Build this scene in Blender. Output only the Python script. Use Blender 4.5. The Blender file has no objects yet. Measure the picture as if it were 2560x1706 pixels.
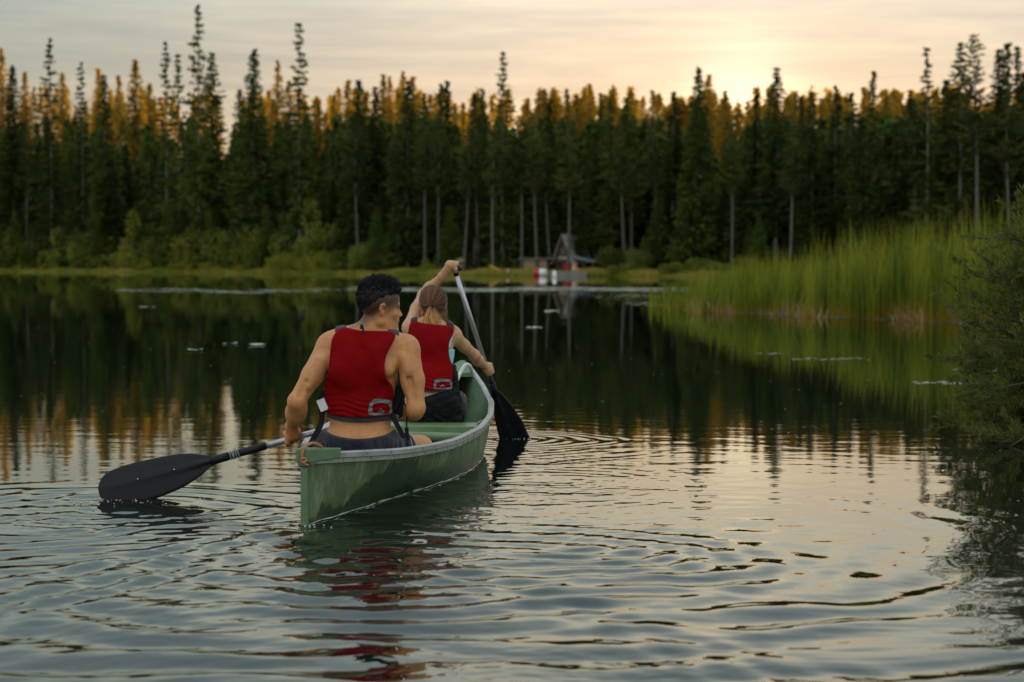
import bpy, math, random
import numpy as np
from mathutils import Vector, Matrix
from mathutils.bvhtree import BVHTree
random.seed(7); rng = np.random.default_rng(7)
R = math.radians
scene = bpy.context.scene

# ------------------------------------------------------------------ camera
cam_data = bpy.data.cameras.new('camera'); cam = bpy.data.objects.new('camera', cam_data)
scene.collection.objects.link(cam); scene.camera = cam
cam.location = (0, 0, 1.08); cam.rotation_euler = (R(90 - 2.256), 0, 0)
cam_data.sensor_width = 36; cam_data.lens = 67.5
cam_data.clip_start = .1; cam_data.clip_end = 4000
cam_data.dof.use_dof = True; cam_data.dof.focus_distance = 9.2; cam_data.dof.aperture_fstop = 3.6

# ------------------------------------------------------------------ light
SUN_AZ, SUN_EL = 6.8, 3.2          # degrees right of +Y, degrees above the horizon
sd = Vector((math.sin(R(SUN_AZ)) * math.cos(R(SUN_EL)), math.cos(R(SUN_AZ)) * math.cos(R(SUN_EL)), math.sin(R(SUN_EL))))
sun_l = bpy.data.lights.new('sun', 'SUN'); sun = bpy.data.objects.new('sun', sun_l)
scene.collection.objects.link(sun)
sun_l.energy = 4.8; sun_l.angle = R(.6); sun_l.color = (1.0, .76, .46)
sun.rotation_euler = sd.to_track_quat('Z', 'Y').to_euler()
scene.view_settings.view_transform = 'Standard'; scene.view_settings.look = 'None'
scene.view_settings.exposure = 0.22; scene.view_settings.gamma = 1.0
scene.view_settings.use_curve_mapping = False

world = bpy.data.worlds.new('World'); scene.world = world; world.use_nodes = True
class NB:
    """small node-building helper"""
    def __init__(s, tree): s.t = tree; s.n = tree.nodes; s.l = tree.links
    def add(s, typ, ins=None, **kw):
        nd = s.n.new(typ)
        for k, v in kw.items(): setattr(nd, k, v)
        if ins:
            for k, v in ins.items():
                sock = nd.inputs[k]
                if hasattr(v, 'is_output') or isinstance(v, bpy.types.NodeSocket): s.l.new(v, sock)
                else: sock.default_value = v
        return nd
    def m(s, op, a, b=0.0, c=None, clamp=False):
        nd = s.add('ShaderNodeMath', operation=op, use_clamp=clamp)
        for i, v in enumerate((a, b) if c is None else (a, b, c)):
            if isinstance(v, bpy.types.NodeSocket): s.l.new(v, nd.inputs[i])
            else: nd.inputs[i].default_value = v
        return nd.outputs[0]
    def ramp(s, fac, stops, interp='LINEAR'):
        nd = s.add('ShaderNodeValToRGB'); nd.color_ramp.interpolation = interp
        e = nd.color_ramp.elements
        while len(e) < len(stops): e.new(.5)
        for el, (p, c) in zip(e, stops):
            el.position = p; el.color = (*c, 1) if len(c) == 3 else c
        if fac is not None: s.l.new(fac, nd.inputs[0])
        return nd.outputs[0]
    def mix(s, fac, a, b, mode='MIX'):
        nd = s.add('ShaderNodeMix', data_type='RGBA', blend_type=mode)
        for i, v in ((0, fac), (6, a), (7, b)):
            if isinstance(v, bpy.types.NodeSocket): s.l.new(v, nd.inputs[i])
            elif i == 0: nd.inputs[i].default_value = v
            else: nd.inputs[i].default_value = (*v, 1)
        return nd.outputs[2]
    def noise(s, vec, scale, detail=3, rough=.5, dist=0.0):
        nd = s.add('ShaderNodeTexNoise', {'Scale': scale, 'Detail': detail, 'Roughness': rough, 'Distortion': dist})
        if vec is not None: s.l.new(vec, nd.inputs['Vector'])
        return nd.outputs[0]

def build_world():
    t = world.node_tree; t.nodes.clear(); b = NB(t)
    out = b.add('ShaderNodeOutputWorld')
    tc = b.add('ShaderNodeTexCoord').outputs['Generated']
    nrm = b.add('ShaderNodeVectorMath', {0: tc}, operation='NORMALIZE').outputs[0]
    sep = b.add('ShaderNodeSeparateXYZ', {0: nrm})
    z = sep.outputs[2]
    base = b.ramp(z, [(0, (.60, .465, .325)), (.05, (.55, .465, .36)), (.10, (.48, .455, .395)), (.125, (.50, .49, .44)), (.16, (.70, .71, .63)),
                      (.30, (.60, .66, .66)), (.6, (.76, .81, .84)), (1, (.84, .89, .93))])
    glow_dir = Vector((math.sin(R(SUN_AZ)), math.cos(R(SUN_AZ)), math.tan(R(5.0)))).normalized()   # the veil of cloud glows just above the sun
    dot = b.add('ShaderNodeVectorMath', {0: nrm, 1: tuple(glow_dir)}, operation='DOT_PRODUCT').outputs['Value']
    ang = b.m('MULTIPLY', b.m('ARCCOSINE', b.m('MINIMUM', dot, .999999)), 57.2958)
    def gauss(sig): return b.m('EXPONENT', b.m('MULTIPLY', b.m('POWER', b.m('DIVIDE', ang, sig), 2.0), -1.0))
    side = b.ramp(b.m('DIVIDE', ang, 180.0), [(0, (1.0, .985, .98)), (.05, (.97, .965, .96)), (.12, (.60, .69, .72)), (.25, (.70, .77, .80)), (.6, (1.0, 1.02, 1.05)), (1, (1.05, 1.05, 1.08))])
    col = b.mix(1.0, base, side, 'MULTIPLY')
    g2 = gauss(7.0); g1 = gauss(1.6)
    gl2 = b.mix(1.0, (.075, .055, .03), b.add('ShaderNodeCombineColor', {0: g2, 1: g2, 2: g2}).outputs[0], 'MULTIPLY')
    gl1 = b.mix(1.0, (.34, .31, .22), b.add('ShaderNodeCombineColor', {0: g1, 1: g1, 2: g1}).outputs[0], 'MULTIPLY')
    col = b.mix(1.0, col, gl2, 'ADD'); col = b.mix(1.0, col, gl1, 'ADD')
    # thin cirrus in streaks
    mp = b.add('ShaderNodeMapping', {'Vector': nrm, 'Scale': (5.0, 5.0, 55.0), 'Rotation': (R(2), R(-5), 0)})
    n1 = b.noise(mp.outputs[0], 1.0, 6, .6, .8)
    mp2 = b.add('ShaderNodeMapping', {'Vector': nrm, 'Scale': (9.0, 9.0, 160.0), 'Rotation': (0, R(4), 0)})
    n2 = b.noise(mp2.outputs[0], 1.0, 5, .6, .5)
    c = b.m('ADD', b.m('MULTIPLY', n1, .65), b.m('MULTIPLY', n2, .35))
    cl = b.ramp(c, [(.40, (.0, .0, .0)), (.62, (1, 1, 1))])
    low = b.ramp(z, [(.0, (1, 1, 1)), (.5, (.7, .7, .7)), (.9, (.5, .5, .5))])
    fac = b.m('MULTIPLY', b.m('MULTIPLY', cl, .85), low)
    bright = b.mix(1.0, col, (1.24, 1.18, 1.10), 'MULTIPLY')
    dark = b.mix(1.0, col, (.80, .85, .92), 'MULTIPLY')
    col = b.mix(fac, dark, bright)
    # below the horizon: dim ground colour
    blw = b.m('GREATER_THAN', z, -.002)
    col = b.mix(blw, (.05, .05, .04), col)
    bg = b.add('ShaderNodeBackground', {'Color': col, 'Strength': 1.0})
    sky = b.add('ShaderNodeTexSky', sky_type='NISHITA')
    sky.sun_disc = False; sky.sun_elevation = R(SUN_EL); sky.sun_rotation = R(SUN_AZ)
    bg2 = b.add('ShaderNodeBackground', {'Color': sky.outputs[0], 'Strength': .012})
    ad = b.add('ShaderNodeAddShader'); b.l.new(bg.outputs[0], ad.inputs[0]); b.l.new(bg2.outputs[0], ad.inputs[1])
    b.l.new(ad.outputs[0], out.inputs[0])
build_world()

# ------------------------------------------------------------------ object helpers
def tag(o, label=None, cat=None, group=None, kind=None):
    if label: o['label'] = label
    if cat: o['category'] = cat
    if group: o['group'] = group
    if kind: o['kind'] = kind
    return o
def link(o, parent=None):
    scene.collection.objects.link(o)
    if parent is not None: o.parent = parent
    return o
def empty(name, loc=(0, 0, 0), rz=0.0):
    o = bpy.data.objects.new(name, None); o.location = loc; o.rotation_euler = (0, 0, rz)
    o.empty_display_size = .1
    return link(o)
def mesh_np(name, V, F, mats=(), smooth=True, attrs=None, midx=None, cattrs=None):
    """V (n,3); F (m,3) or (m,4) array, or a list of polygons"""
    me = bpy.data.meshes.new(name)
    V = np.asarray(V, np.float32)
    if isinstance(F, np.ndarray):
        k = F.shape[1]; m = len(F)
        me.vertices.add(len(V)); me.vertices.foreach_set('co', V.ravel())
        me.loops.add(m * k); me.loops.foreach_set('vertex_index', F.astype(np.int32).ravel())
        me.polygons.add(m); me.polygons.foreach_set('loop_start', np.arange(0, m * k, k, dtype=np.int32))
        me.polygons.foreach_set('loop_total', np.full(m, k, np.int32))
    else:
        me.from_pydata(V.tolist(), [], F)
    me.update(calc_edges=True)
    me.polygons.foreach_set('use_smooth', np.full(len(me.polygons), smooth))
    for mt in mats: me.materials.append(mt)
    if midx is not None: me.polygons.foreach_set('material_index', np.asarray(midx, np.int32))
    if attrs:
        for k_, a in attrs.items():
            at = me.attributes.new(k_, 'FLOAT', 'POINT'); at.data.foreach_set('value', np.asarray(a, np.float32))
    me.validate()
    return me
def obj(name, me, parent=None, rel=True):
    """link a mesh; vertices given in world coordinates are made relative to the parent"""
    o = bpy.data.objects.new(name, me); link(o, parent)
    if parent is not None and rel:
        o.matrix_parent_inverse = Matrix.Translation(-parent.location) if parent.rotation_euler.z == 0 else Matrix()
    return o

class MB:
    """mesh collector"""
    def __init__(s): s.v = []; s.f = []; s.mi = []
    def add(s, vs, fs, mi=0):
        o = len(s.v); s.v += [tuple(p) for p in vs]; s.f += [[i + o for i in f] for f in fs]; s.mi += [mi] * len(fs)
    def box(s, c, d, rot=None, mi=0, bev=0.0):
        x, y, z = [q / 2 for q in d]
        if bev > 0:
            vs = []; b_ = bev
            for sx in (-1, 1):
                for sy in (-1, 1):
                    for sz in (-1, 1):
                        vs += [(sx * (x - b_), sy * (y - b_), sz * z), (sx * (x - b_), sy * y, sz * (z - b_)), (sx * x, sy * (y - b_), sz * (z - b_))]
            import bmesh
            bm = bmesh.new()
            for p in vs: bm.verts.new(p)
            bmesh.ops.convex_hull(bm, input=bm.verts)
            bm.verts.index_update()
            vv = [v.co.copy() for v in bm.verts]; ff = [[v.index for v in f.verts] for f in bm.faces]; bm.free()
        else:
            vv = [Vector((a * x, b * y, e * z)) for a in (-1, 1) for b in (-1, 1) for e in (-1, 1)]
            ff = [[0, 1, 3, 2], [4, 6, 7, 5], [0, 4, 5, 1], [2, 3, 7, 6], [0, 2, 6, 4], [1, 5, 7, 3]]
        if rot is not None: vv = [rot @ p for p in vv]
        s.add([p + Vector(c) for p in vv], ff, mi)
    def tube(s, pts, rad, n=8, mi=0, cap=True, flat=1.0):
        pts = [Vector(p) for p in pts]
        if not hasattr(rad, '__len__'): rad = [rad] * len(pts)
        vs = []; fs = []
        prev = None
        for i, p in enumerate(pts):
            d = (pts[min(i + 1, len(pts) - 1)] - pts[max(i - 1, 0)]).normalized()
            if prev is None:
                u = d.orthogonal().normalized()
            else:
                u = (prev - d * prev.dot(d))
                u = u.normalized() if u.length > 1e-6 else d.orthogonal().normalized()
            prev = u; w = d.cross(u)
            for k in range(n):
                a = 2 * math.pi * k / n
                vs.append(p + (u * math.cos(a) + w * math.sin(a) * flat) * rad[i])
        for i in range(len(pts) - 1):
            for k in range(n):
                k2 = (k + 1) % n
                fs.append([i * n + k, i * n + k2, (i + 1) * n + k2, (i + 1) * n + k])
        if cap:
            fs.append(list(range(n))[::-1]); fs.append([(len(pts) - 1) * n + k for k in range(n)])
        s.add(vs, fs, mi)
    def ribbon(s, pts, nrm, wid, th=.003, mi=0):
        """flat strap along pts; nrm = face normal"""
        pts = [Vector(p) for p in pts]; vs = []; fs = []
        for i, p in enumerate(pts):
            d = (pts[min(i + 1, len(pts) - 1)] - pts[max(i - 1, 0)]).normalized()
            n_ = Vector(nrm[i] if isinstance(nrm, list) else nrm).normalized()
            sdv = d.cross(n_).normalized() * wid / 2; up = n_ * th / 2
            vs += [p - sdv - up, p + sdv - up, p + sdv + up, p - sdv + up]
        for i in range(len(pts) - 1):
            for k in range(4):
                k2 = (k + 1) % 4
                fs.append([i * 4 + k, i * 4 + k2, i * 4 + 4 + k2, i * 4 + 4 + k])
        fs.append([3, 2, 1, 0]); e = (len(pts) - 1) * 4; fs.append([e, e + 1, e + 2, e + 3])
        s.add(vs, fs, mi)
    def mesh(s, name, mats, smooth=False):
        me = bpy.data.meshes.new(name); me.from_pydata([tuple(p) for p in s.v], [], s.f); me.update()
        for m_ in mats: me.materials.append(m_)
        me.polygons.foreach_set('material_index', s.mi)
        me.polygons.foreach_set('use_smooth', np.full(len(me.polygons), smooth))
        return me
def sweep(path, prof, up=Vector((0, 0, 1))):
    """closed profile [(lateral, up)] along path -> verts, faces"""
    path = [Vector(p) for p in path]; vs = []; fs = []; n = len(prof)
    for i, p in enumerate(path):
        d = (path[min(i + 1, len(path) - 1)] - path[max(i - 1, 0)]).normalized()
        lat = d.cross(up).normalized(); u2 = lat.cross(d).normalized()
        for a, c in prof: vs.append(p + lat * a + u2 * c)
    for i in range(len(path) - 1):
        for k in range(n):
            k2 = (k + 1) % n
            fs.append([i * n + k, i * n + k2, (i + 1) * n + k2, (i + 1) * n + k])
    fs.append(list(range(n))[::-1]); fs.append([(len(path) - 1) * n + k for k in range(n)])
    return vs, fs
def spline(pts, n=8):
    """Catmull-Rom through points"""
    P = [Vector(p) for p in pts]; out = []
    for i in range(len(P) - 1):
        p0 = P[max(i - 1, 0)]; p1 = P[i]; p2 = P[i + 1]; p3 = P[min(i + 2, len(P) - 1)]
        for k in range(n):
            t = k / n
            out.append(.5 * ((2 * p1) + (p2 - p0) * t + (2 * p0 - 5 * p1 + 4 * p2 - p3) * t * t + (3 * p1 - p0 - 3 * p2 + p3) * t ** 3))
    out.append(P[-1]); return out

# ------------------------------------------------------------------ materials
def new_mat(name):
    m = bpy.data.materials.new(name); m.use_nodes = True; m.node_tree.nodes.clear()
    b = NB(m.node_tree); out = b.add('ShaderNodeOutputMaterial'); return m, b, out
def pbr(name, c1, c2=None, scale=8.0, rough=.6, metal=0.0, bump=0.0, bscale=None, stretch=(1, 1, 1), detail=4, spec=.5, lo=.3, hi=.7, coat=0.0, objvar=0.0, sheen=0.0):
    m, b, out = new_mat(name)
    tc = b.add('ShaderNodeTexCoord').outputs['Object']
    mp = b.add('ShaderNodeMapping', {'Vector': tc, 'Scale': stretch}).outputs[0]
    p = b.add('ShaderNodeBsdfPrincipled', {'Roughness': rough, 'Metallic': metal, 'Specular IOR Level': spec, 'Coat Weight': coat, 'Sheen Weight': sheen})
    if c2 is None: c2 = tuple(q * .8 for q in c1)
    n = b.noise(mp, scale, detail)
    col = b.ramp(n, [(lo, c1), (hi, c2)])
    if objvar:
        oi = b.add('ShaderNodeObjectInfo').outputs['Random']
        col = b.mix(1.0, col, b.ramp(oi, [(0, (1 - objvar,) * 3), (1, (1 + objvar,) * 3)]), 'MULTIPLY')
    b.l.new(col, p.inputs['Base Color'])
    rr = b.m('ADD', b.m('MULTIPLY', b.m('SUBTRACT', n, .5), .25), rough, clamp=True); b.l.new(rr, p.inputs['Roughness'])
    if bump:
        nb = b.noise(mp, bscale or scale * 4, 4)
        bp = b.add('ShaderNodeBump', {'Height': nb, 'Distance': bump, 'Strength': 1.0}); b.l.new(bp.outputs[0], p.inputs['Normal'])
    b.l.new(p.outputs[0], out.inputs[0]); return m
def leaf_mat(name, c1, c2, trans=.35, stretch=(1, 1, 1),  objvar=.35, scale=.5, tip=None, rough=.7, spec=.08, yellow=None, attr=None):
    """foliage: diffuse plus translucent, varied per plant and in clumps"""
    m, b, out = new_mat(name)
    tc = b.add('ShaderNodeTexCoord').outputs['Object']
    n = b.noise(b.add('ShaderNodeMapping', {'Vector': tc, 'Scale': stretch}).outputs[0], scale, 3, .6)
    col = b.ramp(n, [(.36, c1), (.64, c2)])
    oi = b.add('ShaderNodeObjectInfo').outputs['Random']
    col = b.mix(1.0, col, b.ramp(oi, [(0, (1 - objvar, 1 - objvar * .9, 1 - objvar)), (.5, (1, 1, 1)), (1, (1 + objvar, 1 + objvar * .8, 1 + objvar * .3))]), 'MULTIPLY')
    if attr:
        a = b.add('ShaderNodeAttribute', attribute_name=attr).outputs['Fac']
        col = b.mix(1.0, col, b.ramp(a, tip), 'MULTIPLY')
    d = b.add('ShaderNodeBsdfPrincipled', {'Base Color': col, 'Roughness': rough, 'Specular IOR Level': spec})
    tr = b.add('ShaderNodeBsdfTranslucent', {'Color': b.mix(1.0, col, (1.6, 1.35, .8), 'MULTIPLY')})
    mx = b.add('ShaderNodeMixShader', {0: trans}); b.l.new(d.outputs[0], mx.inputs[1]); b.l.new(tr.outputs[0], mx.inputs[2])
    b.l.new(mx.outputs[0], out.inputs[0]); return m

# ------------------------------------------------------------------ shoreline and terrain
SHX = [-600, -90, -50, -25, -12, 0, 12, 24, 40, 60, 600]       # where the far shoreline runs
SHY = [420, 335, 285, 238, 212, 200, 190, 176, 160, 150, 120]
def shore_y(x): return np.interp(x, SHX, SHY)
def wob(x): return 1.6 * np.sin(x * .21) + .9 * np.sin(x * .57 + 1) + .4 * np.sin(x * 1.3 + 2)
def ground_z(x, y):
    d = y - shore_y(x) - wob(x)
    return np.interp(d, [-30, -2, 0, 1.5, 8, 30, 60, 140, 400], [-2, -.3, .0, .12, .5, 1.2, 4.0, 9.5, 12])

def build_ground():
    xs = np.concatenate([np.linspace(-1500, -130, 12)[:-1], np.linspace(-130, 100, 180), np.linspace(100, 1500, 12)[1:]])
    ds = np.concatenate([[-30, -6, -3, -1.5], np.linspace(0, 12, 20), np.linspace(14, 160, 40), [250, 400, 900, 2500]])
    X, D = np.meshgrid(xs, ds, indexing='ij')
    Y = shore_y(X) + wob(X) + D
    Z = ground_z(X, Y) + np.where((D > .5) & (D < 160), .12 * np.sin(X * 1.1 + D) * np.sin(D * .8 + X * .3) + rng.normal(0, .04, X.shape), 0)
    nx, ny = X.shape
    idx = np.arange(nx * ny).reshape(nx, ny)
    F = np.stack([idx[:-1, :-1], idx[1:, :-1], idx[1:, 1:], idx[:-1, 1:]], -1).reshape(-1, 4)
    m, b, out = new_mat('forest_soil')
    geo = b.add('ShaderNodeNewGeometry').outputs['Position']
    n = b.noise(geo, .35, 5, .6)
    col = b.ramp(n, [(.3, (.035, .04, .018)), (.55, (.07, .065, .03)), (.75, (.05, .06, .02))])
    p = b.add('ShaderNodeBsdfPrincipled', {'Base Color': col, 'Roughness': .95, 'Specular IOR Level': .2})
    b.l.new(p.outputs[0], out.inputs[0])
    o = obj('ground', mesh_np('ground', np.stack([X, Y, Z], -1).reshape(-1, 3), F, [m])); tag(o, kind='structure')
    # lake bed: one sheet under everything
    me = mesh_np('lake_bed', np.array([(-1500, -300, -3), (1500, -300, -3), (1500, 2500, -3), (-1500, 2500, -3)], float), np.array([[0, 1, 2, 3]]), [m])
    o = obj('lake_bed', me); tag(o, kind='structure')
build_ground()

# ------------------------------------------------------------------ water
def wave_height(X, Y):
    H = np.zeros_like(X)
    g = np.random.default_rng(5)
    # gentle warp so no wave train is ruler-straight
    wx = X + .08 * np.sin(Y * 1.4 + X * .9 + .7) + .05 * np.sin(X * 3.1 + Y * 2.3) + .02 * np.sin(X * 9 - Y * 7)
    wy = Y + .09 * np.sin(X * 1.5 + Y * .8 + 1.1) + .05 * np.sin(X * 2.9 - Y * 1.7 + 2) + .02 * np.sin(X * 8 + Y * 6)
    def ss(a, b_, v):
        t = np.clip((v - a) / (b_ - a), 0, 1); return t * t * (3 - 2 * t)
    # how disturbed the water is: rough behind and beside the canoe, calm to the right and ahead
    cx = -.86 + (Y - 7.94) * .112
    wake = np.exp(-((X - cx + .15 * np.maximum(7.9 - Y, 0)) / (.55 + .30 * np.maximum(7.9 - Y, 0))) ** 2) * (1 - ss(7.8, 12.6, Y) * .6)
    fore = 1 - ss(5.5, 9.8, Y + .25 * np.maximum(X, 0))
    right = np.exp(-((X - .35) / .75) ** 2) * (1 - ss(8.5, 12.5, Y))
    M = .04 + .20 * fore + .58 * wake + .20 * right
    M *= 1 - .85 * ss(11.5, 16, Y)
    for _ in range(46):
        lam = .07 * (10 ** (g.random() * .95)); k = 2 * math.pi / lam
        a = g.normal(0, .42) + (math.pi if g.random() < .5 else 0)
        kx, ky = k * math.sin(a), k * math.cos(a)
        amp = .0145 * lam / (2 * math.pi) * (.6 + .8 * g.random())
        env = .65 + .35 * np.sin(wx * (1 + 2 * g.random()) + wy * (1 + 2 * g.random()) + g.random() * 7)
        H += amp * M * env * np.sin(kx * wx + ky * wy + g.random() * 7)
    # fine chop only in the churned patches
    ch = np.clip(wake * .8 + right * .6 - .15, 0, 1) * (.5 + .5 * np.sin(wx * 2.3 + 1) * np.sin(wy * 2.9))
    for _ in range(26):
        lam = .035 + .06 * g.random(); k = 2 * math.pi / lam; a = g.random() * 6.283
        H += .018 * lam / 6.283 * ch * np.sin(k * math.sin(a) * wx + k * math.cos(a) * wy + g.random() * 7)
    def ring(x0, y0, r0, r1, lam, slope, ph=0.0, a0=None, aw=1.2, ecc=1.0):
        dx = wx - x0; dy = (wy - y0) * ecc; r = np.hypot(dx, dy)
        e = ss(r0 * .3, r0, r) * (1 - ss(r1 * .55, r1, r))
        if a0 is not None:
            an = np.arctan2(dy, dx); da = np.angle(np.exp(1j * (an - a0))); e = e * np.exp(-(da / aw) ** 2)
        return slope * lam / 6.283 * e * np.sin(6.283 * r / (lam * (1 + .12 * r)) + ph)
    H += ring(-1.76, 8.50, .10, 1.15, .13, .075)
    H += ring(-1.70, 8.35, .25, 1.5, .26, .035, 1)
    H += ring(-.05, 11.8, .05, .8, .10, .045)
    H += ring(.05, 11.3, .15, 1.2, .13, .02, 2, a0=-1.2, aw=1.0)
    H += ring(.10, 9.3, .2, 1.3, .11, .02, .5)
    brk = .5 + .5 * np.clip(.5 + .9 * np.sin(X * 1.7 + Y * 1.1) * np.sin(Y * 1.9 - X * .8 + 1), 0, 1)
    H += brk * ring(.0, 7.7, .5, 4.4, .17, .13, 2.5, a0=-1.15, aw=1.1)
    H += (1.2 - brk) * ring(.3, 7.9, .9, 5.0, .25, .11, 1.3, a0=-1.1, aw=1.0)
    H += ring(-.35, 6.6, .15, 2.1, .19, .08, 4)
    H += ring(-.5, 7.3, .8, 3.4, .23, .11, 0, a0=-1.7, aw=1.1)
    H += ring(-2.0, 7.9, .2, 1.7, .18, .085, 2)
    # diverging wake arms from the stern, and along the hull
    for sgn, slope in ((-1, .14), (1, .05)):
        t = (7.95 - wy); off = (wx - (-.86)) * sgn
        u = off - (.40 if sgn < 0 else .62) * t
        e = np.exp(-((u + .10) / .34) ** 2) * ss(-.1, .7, t) * (1 - ss(3.2, 4.6, t))
        H += slope * .2 / 6.283 * e * np.sin(6.283 * u / .19 + 1.2)
    t = wy - 7.94; sidex = wx - cx - .42
    H += .03 * .12 / 6.283 * np.exp(-(sidex / .35) ** 2) * ss(0, .5, t) * (1 - ss(3.5, 4.8, t)) * np.sin(6.283 * (sidex * .9 + .35 * t) / .13)
    H += .0012 * np.sin(wx * 1.2 + wy * 4.5) * M * 1.5
    # small paddle eddies: churned, glinting patches with no clear crests
    for (ex, ey, er, es) in ((-.02, 10.6, .5, .05), (.12, 9.2, .45, .045), (.2, 7.9, .5, .05), (-1.75, 8.1, .45, .07), (-.5, 6.9, .55, .05), (-2.2, 8.3, .4, .04)):
        e = np.exp(-(((X - ex) / er) ** 2 + ((Y - ey) / (er * 1.2)) ** 2))
        for _ in range(14):
            lam = .03 + .07 * g.random(); k = 6.283 / lam; a = g.random() * 6.283
            H += es * .32 * lam / 6.283 * e * np.sin(k * math.sin(a) * (wx + .02 * np.sin(wy * 21)) + k * math.cos(a) * (wy + .02 * np.sin(wx * 19)) + g.random() * 7)
    edge = (1 - ss(4.2, 5.6, np.abs(X))) * (1 - ss(13.5, 17, Y)) * ss(2.6, 3.4, Y)
    return H * edge
def build_water():
    xd = np.arange(-4.4, 4.4, .0135)
    xo = 4.4 * np.exp(np.linspace(.02, 6.0, 34))
    xs = np.concatenate([-xo[::-1], xd, xo])
    ys = [3.2]; 
    while ys[-1] < 17: ys.append(ys[-1] + .0095 + .0016 * max(0, ys[-1] - 4))
    yo = 17 * np.exp(np.linspace(.03, 4.8, 40))
    ys = np.concatenate([[-300, -60, -12, 0, 2, 2.8], ys, yo])
    X, Y = np.meshgrid(xs, ys, indexing='ij')
    Z = np.zeros_like(X)
    i0, i1 = 30, len(xs) - 30
    Z[i0:i1, :] = wave_height(X[i0:i1, :], Y[i0:i1, :])
    nx, ny = X.shape; idx = np.arange(nx * ny).reshape(nx, ny)
    F = np.stack([idx[:-1, :-1], idx[1:, :-1], idx[1:, 1:], idx[:-1, 1:]], -1).reshape(-1, 4)
    m, b, out = new_mat('lake_water')
    pos = b.add('ShaderNodeNewGeometry').outputs['Position']
    mp = b.add('ShaderNodeMapping', {'Vector': pos, 'Scale': (.6, 1.0, 1.0)}).outputs[0]
    n1 = b.noise(mp, 9.0, 3, .55)
    n2 = b.noise(mp, 2.2, 2, .5)
    n3 = b.noise(mp, 32.0, 2, .5)
    patch = b.ramp(b.noise(b.add('ShaderNodeMapping', {'Vector': pos, 'Scale': (.12, .22, 1)}).outputs[0], 1.0, 3), [(.38, (.35,) * 3), (.66, (1.25,) * 3)])
    sy = b.add('ShaderNodeSeparateXYZ', {0: pos}).outputs[1]
    cal = b.ramp(b.m('DIVIDE', sy, 60.0), [(0, (1, 1, 1)), (.16, (.75,) * 3), (.3, (.85,) * 3), (.5, (.6,) * 3), (1, (.35,) * 3)])
    h = b.m('ADD', b.m('ADD', b.m('MULTIPLY', n1, .00045), b.m('MULTIPLY', n2, .0013)), b.m('MULTIPLY', n3, .00012))
    h = b.m('MULTIPLY', b.m('MULTIPLY', h, patch), cal)
    bp = b.add('ShaderNodeBump', {'Height': h, 'Distance': 1.0, 'Strength': 1.0})
    base = b.add('ShaderNodeBsdfDiffuse', {'Color': (.006, .009, .006, 1)})
    gl = b.add('ShaderNodeBsdfGlossy', {'Color': (.96, 1.0, .96, 1), 'Roughness': .015, 'Normal': bp.outputs[0]})
    fr = b.add('ShaderNodeFresnel', {'IOR': 1.5, 'Normal': bp.outputs[0]})
    mx = b.add('ShaderNodeMixShader', {0: fr.outputs[0]}); b.l.new(base.outputs[0], mx.inputs[1]); b.l.new(gl.outputs[0], mx.inputs[2])
    b.l.new(mx.outputs[0], out.inputs[0])
    o = obj('water', mesh_np('water', np.stack([X, Y, Z], -1).reshape(-1, 3), F, [m])); tag(o, kind='structure')
build_water()

# ------------------------------------------------------------------ conifers
M_SPRUCE = leaf_mat('spruce_needles', (.024, .048, .012), (.085, .110, .022), .26, objvar=.55, scale=.6)
M_PINE = leaf_mat('pine_needles', (.036, .062, .018), (.095, .105, .024), .25, objvar=.45, scale=.5)
M_YOUNG = leaf_mat('young_needles', (.065, .125, .022), (.14, .19, .034), .32, objvar=.35, scale=.9)
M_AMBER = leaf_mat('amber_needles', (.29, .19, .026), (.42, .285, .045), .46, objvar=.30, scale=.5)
M_ALDER = leaf_mat('alder_leaves', (.080, .125, .022), (.185, .20, .036), .3, objvar=.45, scale=.9)
M_WILLOWY = leaf_mat('yellow_willow_leaves', (.15, .19, .03), (.29, .27, .045), .35, objvar=.30, scale=.9)
M_BARK = pbr('grey_bark', (.20, .17, .14), (.10, .085, .07), 3, .9, stretch=(3, 3, .5), objvar=.35)
M_PALEBARK = pbr('pale_bark', (.14, .12, .095), (.07, .062, .05), 3, .9, stretch=(3, 3, .5), objvar=.2)

def tri_clumps(C, Dr, ln, wd, seed, per=3, hang=.35):
    """needle sprays: per centre, several slim triangles along direction Dr"""
    g = np.random.default_rng(seed); n = len(C)
    C = np.repeat(C, per, 0); Dr = np.repeat(Dr, per, 0); ln = np.repeat(ln, per); wd = np.repeat(wd, per)
    d = Dr + g.normal(0, .45, C.shape); d[:, 2] -= hang * g.random(len(C)); d /= np.linalg.norm(d, axis=1)[:, None]
    s = np.cross(d, g.normal(0, 1, C.shape)); s /= np.linalg.norm(s, axis=1)[:, None] + 1e-9
    L = (ln * (.6 + .8 * g.random(len(C))))[:, None]; W = (wd * (.6 + .8 * g.random(len(C))))[:, None]
    c0 = C + g.normal(0, .3, C.shape) * W
    V = np.stack([c0 - s * W * .5 - d * L * .35, c0 + s * W * .5 - d * L * .25, c0 + d * L * .65], 1).reshape(-1, 3)
    return V, np.arange(len(V)).reshape(-1, 3)
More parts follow.
